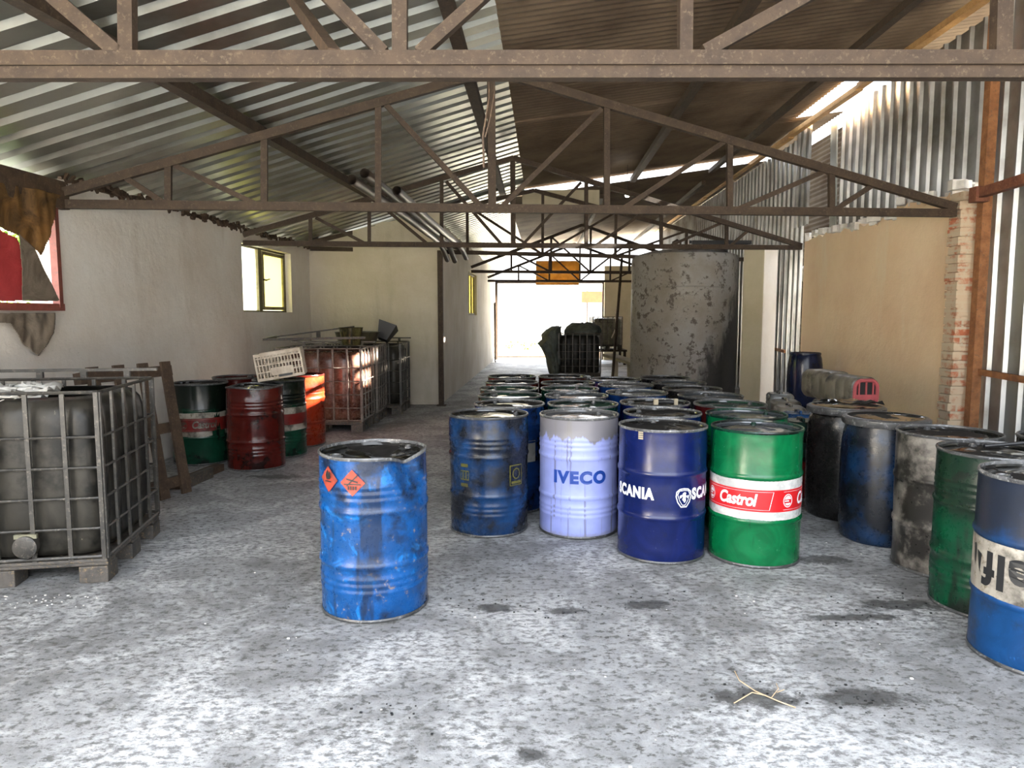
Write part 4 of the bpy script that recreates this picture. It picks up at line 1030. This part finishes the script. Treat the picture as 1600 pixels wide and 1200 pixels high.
ibc('black caged container at the back beside the white corner wall', c3.x, c3.y, R(0), 'bottle', 'cageblack', D_=.94, valve=False)
# frames and funnels on those containers
mb = MB(); mb.bar((-.72, 0, 0), (.62, .12, .02), .035, .03); mb.bar((-.72, .5, .02), (.3, .9, .16), .02, .02); mb.bar((-.72, 0, 0), (-.72, .5, .02), .03, .03); mb.box((-.2, .68, -.02), (-.15, .72, .1))
o = mb.build('steel_bracket_frame', 'palletdark', None, loc=(c1.x - .02, c1.y - .36, 1.25)); tag(o, 'dark steel frame laid over the red-lit container', 'frame')
def bucket(label, X, Y, z, r0, r1, h, tilt, mat):
    mb = MB(); mb.lathe([(r0, 0), (r1, h), (r1 + .012, h + .004), (r1 - .006, h - .002), (r0 - .008, .01), (.001, .01)], 24, cap0=True); o = mb.build('cut_can', mat, None, True, loc=(X, Y, z)); o.rotation_euler = tilt; tag(o, label, 'can', 'cut open cans on the containers')
M['yellowcan'] = paint('yellow_black_can', (.16, .14, .05), (.02, .02, .014), .6, .6, .1, (.2, .2, .1), .3)
M['olivecan'] = paint('olive_can', (.10, .09, .05), (.025, .022, .016), .5, .5, .1, (.1, .1, .05), .4)
bucket('yellow and black cut-open can standing on the red-lit container', c1.x + .33, c1.y + .10, 1.16, .13, .165, .24, (0, 0, 0), 'yellowcan')
bucket('wide olive basin resting on the grey container', c2.x + .22, c2.y - .02, 1.165, .28, .33, .16, (0, 0, 0), 'olivecan')
mb = MB(); mb.lathe([(.10, 0), (.20, .26), (.206, .26), (.11, 0)], 4); o = mb.build('funnel', 'black', None, loc=(c2.x + .52, c2.y + .42, 1.19)); o.rotation_euler = (R(0), R(28), R(45)); tag(o, 'black square funnel leaning beside the olive basin', 'funnel')

# pallets between the nearest container and the drums
r = thing('wooden_pallet', 'broken wooden pallet leaning upright behind the nearest container', 'pallet', (-3.02, 5.85, 0)); r.rotation_euler = (R(-9), 0, R(70))
for i, x in enumerate((-.4, -.16, .08, .32)):
    mb = MB(); mb.box((x, -.012, 0), (x + .1, .012, 1.18)); mb.build('board', 'wood', r)
for z in (.12, .6, 1.1):
    mb = MB(); mb.box((-.45, .012, z - .045), (.45, .09, z + .045)); mb.build('stringer', 'wood', r)
r = thing('timber_offcut', 'pale timber offcut lying on the floor by the banded drum', 'timber', (-3.02, 6.72, 0), R(84))
mb = MB(); mb.box((-.4, -.05, 0), (.4, .05, .07)); mb.build('board', 'wood', r); mb = MB(); mb.box((-.35, -.10, 0), (.1, -.05, .1)); mb.build('batten', 'palletdark', r)

# ------------------------------------------------------------------ jerrycans on the right
def jerry_prof(mb, w, d_, h):
    rows = []
    for zz, s_ in ((0, .9), (.012, 1), (h * .3, 1), (h * .34, .975), (h * .38, 1), (h * .62, 1), (h * .66, .975), (h * .7, 1), (h * .86, 1), (h * .93, .9), (h * .955, .8)):
        ring = [Vector((p.x * s_, p.y * s_, zz)) for p in rrect(w, d_, min(w, d_) * .22, 5)]; rows.append(ring + [ring[0]])
    mb.grid(rows); n_ = len(rows[0]); base = len(mb.v)
    mb.add(rows[-1][:-1], [tuple(range(n_ - 1))]); mb.add(rows[0][:-1], [tuple(range(n_ - 2, -1, -1))])
def jerry(label, X, Y, z, mat, rz=0, w=.29, d_=.24, h=.33, lay=None, group='jerrycans beside the right row'):
    r = thing('jerrycan', label, 'jerrycan', (X, Y, z), rz, group)
    if lay: r.rotation_euler = lay
    mb = MB(); jerry_prof(mb, w, d_, h); mb.build('body', mat, r, True)
    mb = MB(); mb.tube([(-w * .22, 0, h * .93), (-w * .2, 0, h * 1.0), (w * .12, 0, h * 1.0), (w * .14, 0, h * .93)], .013, 8); mb.build('handle', mat, r, True)
    mb = MB(); mb.lathe([(.026, h * .93), (.026, h * 1.0), (.02, h * 1.01), (0, h * 1.01)], 14); mb.v = [(v[0] + w * .3, v[1], v[2]) for v in mb.v]; mb.build('cap', 'black', r, True)
    return r
st = [(2.53, 6.14, 'jerry_red', 'jerry_green', 'red jerrycan at the bottom of the nearest stack', 'green-black jerrycan on top of the nearest stack'),
      (2.70, 6.62, 'jerry_silver', 'jerry_blue', 'silver jerrycan under the blue one', 'blue jerrycan on top of the second stack'),
      (2.80, 7.10, 'jerry_blue', 'jerry_grey', 'blue jerrycan under a beige one in the third stack', 'beige stained jerrycan on top of the third stack'),
      (2.95, 7.60, 'jerry_grey', 'jerry_grey', 'beige jerrycan at the bottom of the fourth stack', 'beige jerrycan on top of the fourth stack'),
      (3.15, 8.3, 'jerry_silver', 'jerry_silver', 'silver tin at the bottom of the farthest stack', 'silver tin on top of the farthest stack')]
for x, y, m0, m1, a, c in st:
    jerry(a, x, y, 0, m0, R(80), .32, .28); jerry(c, x, y, .347, m1, R(80), .32, .28)
# support stacks and the drums lying on top
for i, (x, y) in enumerate(((3.14, 6.62), (3.3, 7.1), (3.42, 7.62))):
    w_ = ('nearest', 'middle', 'farthest')[i]
    jerry('beige jerrycan low in the wall-side stack, ' + w_ + ' of three', x, y, 0, 'jerry_grey', R(80), .34, .28); jerry('grey jerrycan second up in the wall-side stack, ' + w_ + ' of three', x, y, .347, 'jerry_silver', R(80), .34, .28)
def lying(label, X, Y, z, mat, L_, rad, rz, face):
    r = thing('lying_canister', label, 'canister', (X, Y, z + rad), rz, 'canisters lying on the jerrycans'); mb = MB(); rows = []
    for yy, s_ in ((0, .82), (.01, .93), (.04, 1), (L_ * .25, 1), (L_ * .28, .95), (L_ * .32, 1), (L_ * .55, 1), (L_ * .58, .95), (L_ * .62, 1), (L_ * .92, 1), (L_ - .01, .93), (L_, .8)):
        ring = [Vector((p.x * s_, yy, p.y * s_)) for p in rrect(2 * rad, 2 * rad, rad * .55, 6)]; rows.append(ring + [ring[0]])
    mb.grid(rows); n_ = len(rows[0]); mb.add(rows[0][:-1], [tuple(range(n_ - 1))]); mb.add(rows[-1][:-1], [tuple(range(n_ - 1))]); mb.build('body', mat, r, True)
    if face:
        mb = MB(); pr = [Vector((p.x * .8, -.012, p.y * .8)) for p in rrect(2 * rad, 2 * rad, rad * .6, 6)]; mb.tube(pr, .018, 6, closed=True)
        for x in (-.5, 0, .5): mb.bar((x * rad, -.012, -rad * .75), (x * rad, -.012, rad * .75), .012, .014, (0, 1, 0))
        mb.bar((-rad * .75, -.012, -rad * .3), (rad * .75, -.012, -rad * .3), .02, .05); mb.build('ring_face', 'pinkred', r, True)
        mb = MB(); f = [Vector((p.x * .8, -.004, p.y * .8)) for p in rrect(2 * rad, 2 * rad, rad * .6, 6)]; mb.add(f, [tuple(range(len(f)))]); mb.build('base_plate', 'ink_black', r)
    return r
lying('oily beige canister lying down with dull red ringed base', 3.36, 6.72, .695, 'jerry_grey', .46, .145, R(8), True)
lying('beige canister lying behind the red-based one', 3.36, 7.26, .695, 'jerry_grey', .46, .15, R(10), False)
# crumpled black sheet on the black barrel
mb = MB(); P = [[Vector((u * .2, v * .12, .02 + .03 * nz((u * 2.1, v * 2.3, 5)) + .012)) for u in [i / 8 * 2 - 1 for i in range(9)]] for v in [i / 6 * 2 - 1 for i in range(7)]]; mb.grid(P)
o = mb.build('plastic_wrap', 'lidoil', None, True, loc=(2.66, 5.53, .866), solid=.003); tag(o, 'crumpled black plastic on the lid of the black barrel', 'plastic')

# ------------------------------------------------------------------ tarpaulins at the broken window
def inside(p, poly):
    c_ = False; j = len(poly) - 1
    for i in range(len(poly)):
        if (poly[i][1] > p[1]) != (poly[j][1] > p[1]) and p[0] < (poly[j][0] - poly[i][0]) * (p[1] - poly[i][1]) / (poly[j][1] - poly[i][1] + 1e-9) + poly[i][0]: c_ = not c_
        j = i
    return c_
def tarp(name, label, cat, poly, off, mat, wave=.03, fr=9):
    """cloth hanging against the left wall; outline in wall coordinates (y, z)"""
    y0 = min(p[0] for p in poly); y1 = max(p[0] for p in poly); z0 = min(p[1] for p in poly); z1 = max(p[1] for p in poly); n_ = 96
    idx = {}; vs = []; fs = []; base = on_left((y0 + y1) / 2, z0, 0)
    def vid(i, j):
        if (i, j) not in idx:
            yy = y0 + (y1 - y0) * i / n_; zz = z0 + (z1 - z0) * j / n_; w_ = wave * (nz((yy * 3 + fr, zz * 2, fr)) + .5 * nz((yy * fr, zz * 5, 2)))
            p = on_left(yy, zz, -off + w_); idx[(i, j)] = len(vs); vs.append(p - base)
        return idx[(i, j)]
    for i in range(n_):
        for j in range(n_):
            if inside((y0 + (y1 - y0) * (i + .5) / n_, z0 + (z1 - z0) * (j + .5) / n_), poly): fs.append((vid(i, j), vid(i + 1, j), vid(i + 1, j + 1), vid(i, j + 1)))
    mb = MB(); mb.add(vs, fs); o = mb.build(name, mat, None, True, loc=base, solid=.004); tag(o, label, cat); return o
def wp(x, y): p = at_wall(x, y, LA, LB); return (p.y, p.z)
tarp('red_tarpaulin', 'faded red tarpaulin hanging in the broken left window', 'tarpaulin', [wp(-90, 300), wp(-5, 362), wp(15, 372), wp(76, 470), wp(-90, 470)], .06, 'redcloth', .02, 7)
tarp('plastic_sheet', 'crumpled brown plastic sheet across the top of the broken window', 'sheet', [wp(-90, 270), wp(80, 305), wp(66, 352), wp(46, 400), wp(34, 385), wp(10, 366), wp(-90, 330)], .09, 'brownplastic', .05, 11)
tarp('folded_sack', 'stained grey sacking folded over the red tarpaulin', 'sack', [wp(10, 366), wp(34, 388), wp(76, 470), wp(18, 470), wp(16, 420)], .10, 'dirtysack', .02, 5)
tarp('torn_sack', 'torn dirty sack hanging below the broken window sill', 'sack', [wp(-90, 489), wp(74, 489), wp(70, 520), wp(50, 556), wp(24, 535), wp(2, 505), wp(-90, 500)], .07, 'dirtysack', .05, 13)

# ------------------------------------------------------------------ things in the far corridor
i5 = ibc('black caged container in the corridor with a tarpaulin over its side', 1.66, 17.9, 0, 'bottle', 'cagegrey', W_=1.05, D_=1.0, valve=False, rail=False)
mb = MB(); P = []
PRF = [(-.70, .12), (-.74, .36), (-.78, .55), (-.88, .72), (-.97, .86), (-.86, .96), (-.90, 1.08), (-.80, 1.20), (-.66, 1.27), (-.5, 1.29)]
for q, (x, z) in enumerate(PRF):
    cx_ = (x - .46) / 2; a_ = (-.46 - x) / 2 + .02; row = []
    for i in range(29):
        t = 2 * PI * i / 28; kk = 1 + .22 * nz((math.cos(t) * 2.3, math.sin(t) * 2.3, z * 2.6)) + .06 * math.sin(t * 9 + q)
        row.append(Vector((cx_ + a_ * kk * math.cos(t), -.02 + .60 * kk * math.sin(t), z + .02 * math.sin(t * 5 + q))))
    P.append(row)
mb.grid(P); P = []
for q, (rr, z) in enumerate(((.46, 1.08), (.48, 1.20), (.40, 1.30), (.28, 1.36), (.10, 1.385))):
    P.append([Vector((.12 + rr * (1 + .25 * nz((math.cos(2 * PI * i / 24) * 2, math.sin(2 * PI * i / 24) * 2, z * 4))) * math.cos(2 * PI * i / 24), -.05 + rr * .9 * math.sin(2 * PI * i / 24), z + .05 * nz((i * .5, q, 4)) * (q > 0))) for i in range(25)])
mb.grid(P); o = mb.build('tarpaulin', 'darkcloth', None, True, loc=(1.66, 17.9, .0), solid=.01); tag(o, 'grey green tarpaulin slumped over the left of the corridor container', 'tarpaulin')
r = thing('steel_stand', 'low dark stand carrying the pale container near the doorway', 'stand', (3.05, 23.2, 0))
mb = MB(); mb.box((-.62, -.55, .42), (.62, .55, .48)); mb.build('deck', 'steel', r)
for x in (-.55, .55):
    for y in (-.5, .5): mb = MB(); mb.box((x - .04, y - .04, 0), (x + .04, y + .04, .42)); mb.build('leg', 'steel', r)
ibc('pale caged container raised on a stand near the far doorway', 3.05, 23.2, 0, 'bottlepale', 'cagegrey', z=.48, W_=.95, D_=.95, H_=1.08, valve=False, rail=False)
r = thing('work_bench', 'pale sloping trough beside the grey tank', 'trough', (2.75, 15.6, 0), R(4))
mb = MB(); mb.bar((-.3, 1.6, .62), (.0, -1.2, .50), .30, .06); mb.build('top', 'cream', r)
for x, y, h in ((-.2, 1.3, .6), (.02, -1.0, .48), (-.1, .2, .55)): mb = MB(); mb.box((x - .06, y - .05, 0), (x + .06, y + .05, h)); mb.build('leg', 'cream', r)
mb = MB(); mb.box((0, 0, 0), (.42, .4, .62)); o = mb.build('white_block', 'cream', None, loc=(2.42, 16.2, 0), bevel=.04); o.location = (2.95, 16.9, 0); tag(o, 'pale block standing between the trough and the tank', 'block')
mb = MB(); a = at_depth(956, 578, 15.0); c = at_depth(972, 400, 16.4); a.z = 0; mb.tube([a - a, c - a], .03, 8); o = mb.build('leaning_pole', 'steel', None, loc=a); tag(o, 'long thin pole leaning up beside the pale container', 'pole')
mb = MB(); mb.tube([(3.15, 21, 2.6), (3.12, 21, 2.0), (3.05, 21, 1.7), (3.1, 21.2, 1.2), (3.0, 21.4, .9)], .02, 8); o = mb.build('hanging_hose', 'crate', None, True); tag(o, 'thin hose hanging down to the pale container', 'hose')
# outside the doorway
mb = MB(); mb.tube([(-1.2, 0, .1), (0, .05, .12), (1.5, 0, .11), (3, -.05, .1), (4.6, 0, .12)], .15, 10); o = mb.build('kerb_log', 'kerb', None, True, loc=(-.3, 27.2, .0)); tag(o, 'pinkish kerb or log lying across the far doorway', 'kerb')
mb = MB(); mb.box((-.9, -.02, -.3), (.9, .02, .3)); o = mb.build('sign_board', 'sign', None, loc=(4.6, 38, 2.55)); tag(o, 'orange board outside the far doorway', 'sign')
mb = MB(); mb.box((-.03, -.03, 0), (.03, .03, 2.9)); o = mb.build('sign_post', 'steel', None, loc=(4.0, 38.1, -.03)); tag(o, 'thin post behind the orange board', 'post')
mb = MB(); P = [[Vector((q * .17, .03 * math.sin(q * 2.4), .5 - z * .25 + .02 * nz((q, z, 0)))) for q in range(9)] for z in range(4)]; mb.grid(P); o = mb.build('hanging_sheet', 'amber', None, True, loc=(.75, 22.6, 2.78), solid=.01); tag(o, 'amber translucent sheet hung under the far roof', 'sheet')
mb = MB(); mb.box((-.75, -.015, -.2), (.75, .015, .14)); o = mb.build('gable_board', 'cream', None, loc=(.95, 14.12, 3.86)); tag(o, 'pale board closing the gap under the roof step', 'board')
mb = MB()
def leafmass(label, cx, cy, cz, sx_, sy_, sz_, n_, mat='leaf'):
    mb = MB()
    for i in range(n_):
        a, bb = random.uniform(0, 2 * PI), random.uniform(-1, 1); q = random.uniform(.6, 1); s_ = math.sqrt(1 - bb * bb)
        p = Vector((cx + sx_ * s_ * math.cos(a) * q, cy + sy_ * s_ * math.sin(a) * q, max(.05, cz + sz_ * bb * q)))
        u = Vector((random.uniform(-1, 1), random.uniform(-1, 1), random.uniform(-1, 1))).normalized() * random.uniform(.05, .1); v = u.cross(Vector((random.uniform(-1, 1), random.uniform(-1, 1), random.uniform(-1, 1)))).normalized() * u.length * .55
        mb.add([p - u, p + v, p + u, p - v], [(0, 1, 2, 3)])
    o = mb.build('shrub', mat); tag(o, label, 'shrub')
leafmass('green shrub seen outside through the torn window covering', -8.0, 11.6, 1.9, 1.3, 2.6, 1.9, 4200)
leafmass('low weeds outside beyond the kerb', .5, 30.5, .15, 2.2, .8, .35, 500)

# ------------------------------------------------------------------ floor bits
mb = MB(); p0 = at_level(1190, 1080, 0)
def g(x, y, z=.004): return at_level(x, y, 0) - p0 + Vector((0, 0, z))
mb.tube([g(1148, 1050), g(1155, 1070, .02), g(1180, 1084, .012), g(1215, 1098, .008), g(1243, 1107)], .0026, 5)
mb.tube([g(1147, 1100), g(1175, 1089, .02), g(1195, 1090, .01)], .0024, 5); mb.tube([g(1205, 1094, .01), g(1216, 1083, .02), g(1213, 1072, .012)], .002, 5); mb.tube([g(1214, 1086, .012), g(1225, 1081, .01)], .002, 5)
o = mb.build('dry_twig', 'twig', None, loc=p0); tag(o, 'dry forked twig lying on the concrete floor in front', 'twig')
DRUMS = [o_ for o_ in COL.objects if o_.parent is None and o_.get('category') in ('drum', 'barrel')]
mb = MB()
for i in range(150):
    t = random.random()
    if t < .3: p = at_level(random.uniform(0, 160), random.uniform(930, 950), 0)
    else: p = Vector((random.uniform(-2.3, 2.6), 2.2 + random.random() ** 1.5 * 7, 0))
    if any((p.x - o_.location.x) ** 2 + (p.y - o_.location.y) ** 2 < .14 for o_ in DRUMS) or p.x < -1.75 and t >= .3: continue
    a = random.uniform(.002, .006); mb.box((p.x - a, p.y - a * .7, 0), (p.x + a, p.y + a * .7, a * .8))
o = mb.build('litter', 'litter'); tag(o, 'scattered pale crumbs and grit on the concrete floor', 'grit', kind='stuff')
mb = MB()
for i in range(130):
    cx, cy = random.choice(((1180, 1090), (1350, 1090), (1010, 945), (1330, 965), (880, 955), (1405, 945), (600, 1120), (770, 950)))
    p = at_level(cx + random.gauss(0, 45), cy + random.gauss(0, 14), 0); a = random.uniform(.002, .0055); mb.box((p.x - a, p.y - a * .7, 0), (p.x + a, p.y + a * .7, a))
o = mb.build('oil_crumbs', 'ink_black'); tag(o, 'dark oily crumbs in patches on the floor', 'grit', kind='stuff')

# ------------------------------------------------------------------ light
w = bpy.data.worlds.new('sky'); SC.world = w; w.use_nodes = True; nt = w.node_tree; bg = nt.nodes['Background']
tc = nt.nodes.new('ShaderNodeTexCoord'); sx = nt.nodes.new('ShaderNodeSeparateXYZ'); rp = nt.nodes.new('ShaderNodeValToRGB')
nt.links.new(tc.outputs['Generated'], sx.inputs[0]); nt.links.new(sx.outputs['Z'], rp.inputs['Fac'])
e = rp.color_ramp.elements; e[0].position = 0; e[0].color = (.38, .37, .35, 1); e[1].position = .55; e[1].color = (1.12, 1.22, 1.36, 1)
nt.links.new(rp.outputs['Color'], bg.inputs['Color']); bg.inputs['Strength'].default_value = 1.0
sd = Vector((-.868, -.149, -.482))
sun = bpy.data.lights.new('sun', 'SUN'); sun.energy = 26; sun.angle = R(.6); sun.color = (1, .93, .82); so = bpy.data.objects.new('sun', sun); COL.objects.link(so)
so.rotation_euler = sd.to_track_quat('-Z', 'Y').to_euler(); so.location = (12, 12, 9)

SC.view_settings.view_transform = 'Standard'; SC.view_settings.look = 'None'; SC.view_settings.exposure = 3.1; SC.view_settings.gamma = 1; SC.view_settings.use_curve_mapping = False
SC.cycles.max_bounces = 10; SC.cycles.diffuse_bounces = 6; SC.cycles.glossy_bounces = 4; SC.cycles.transparent_max_bounces = 8
SC.cycles.use_denoising = True; SC.cycles.sample_clamp_indirect = 8
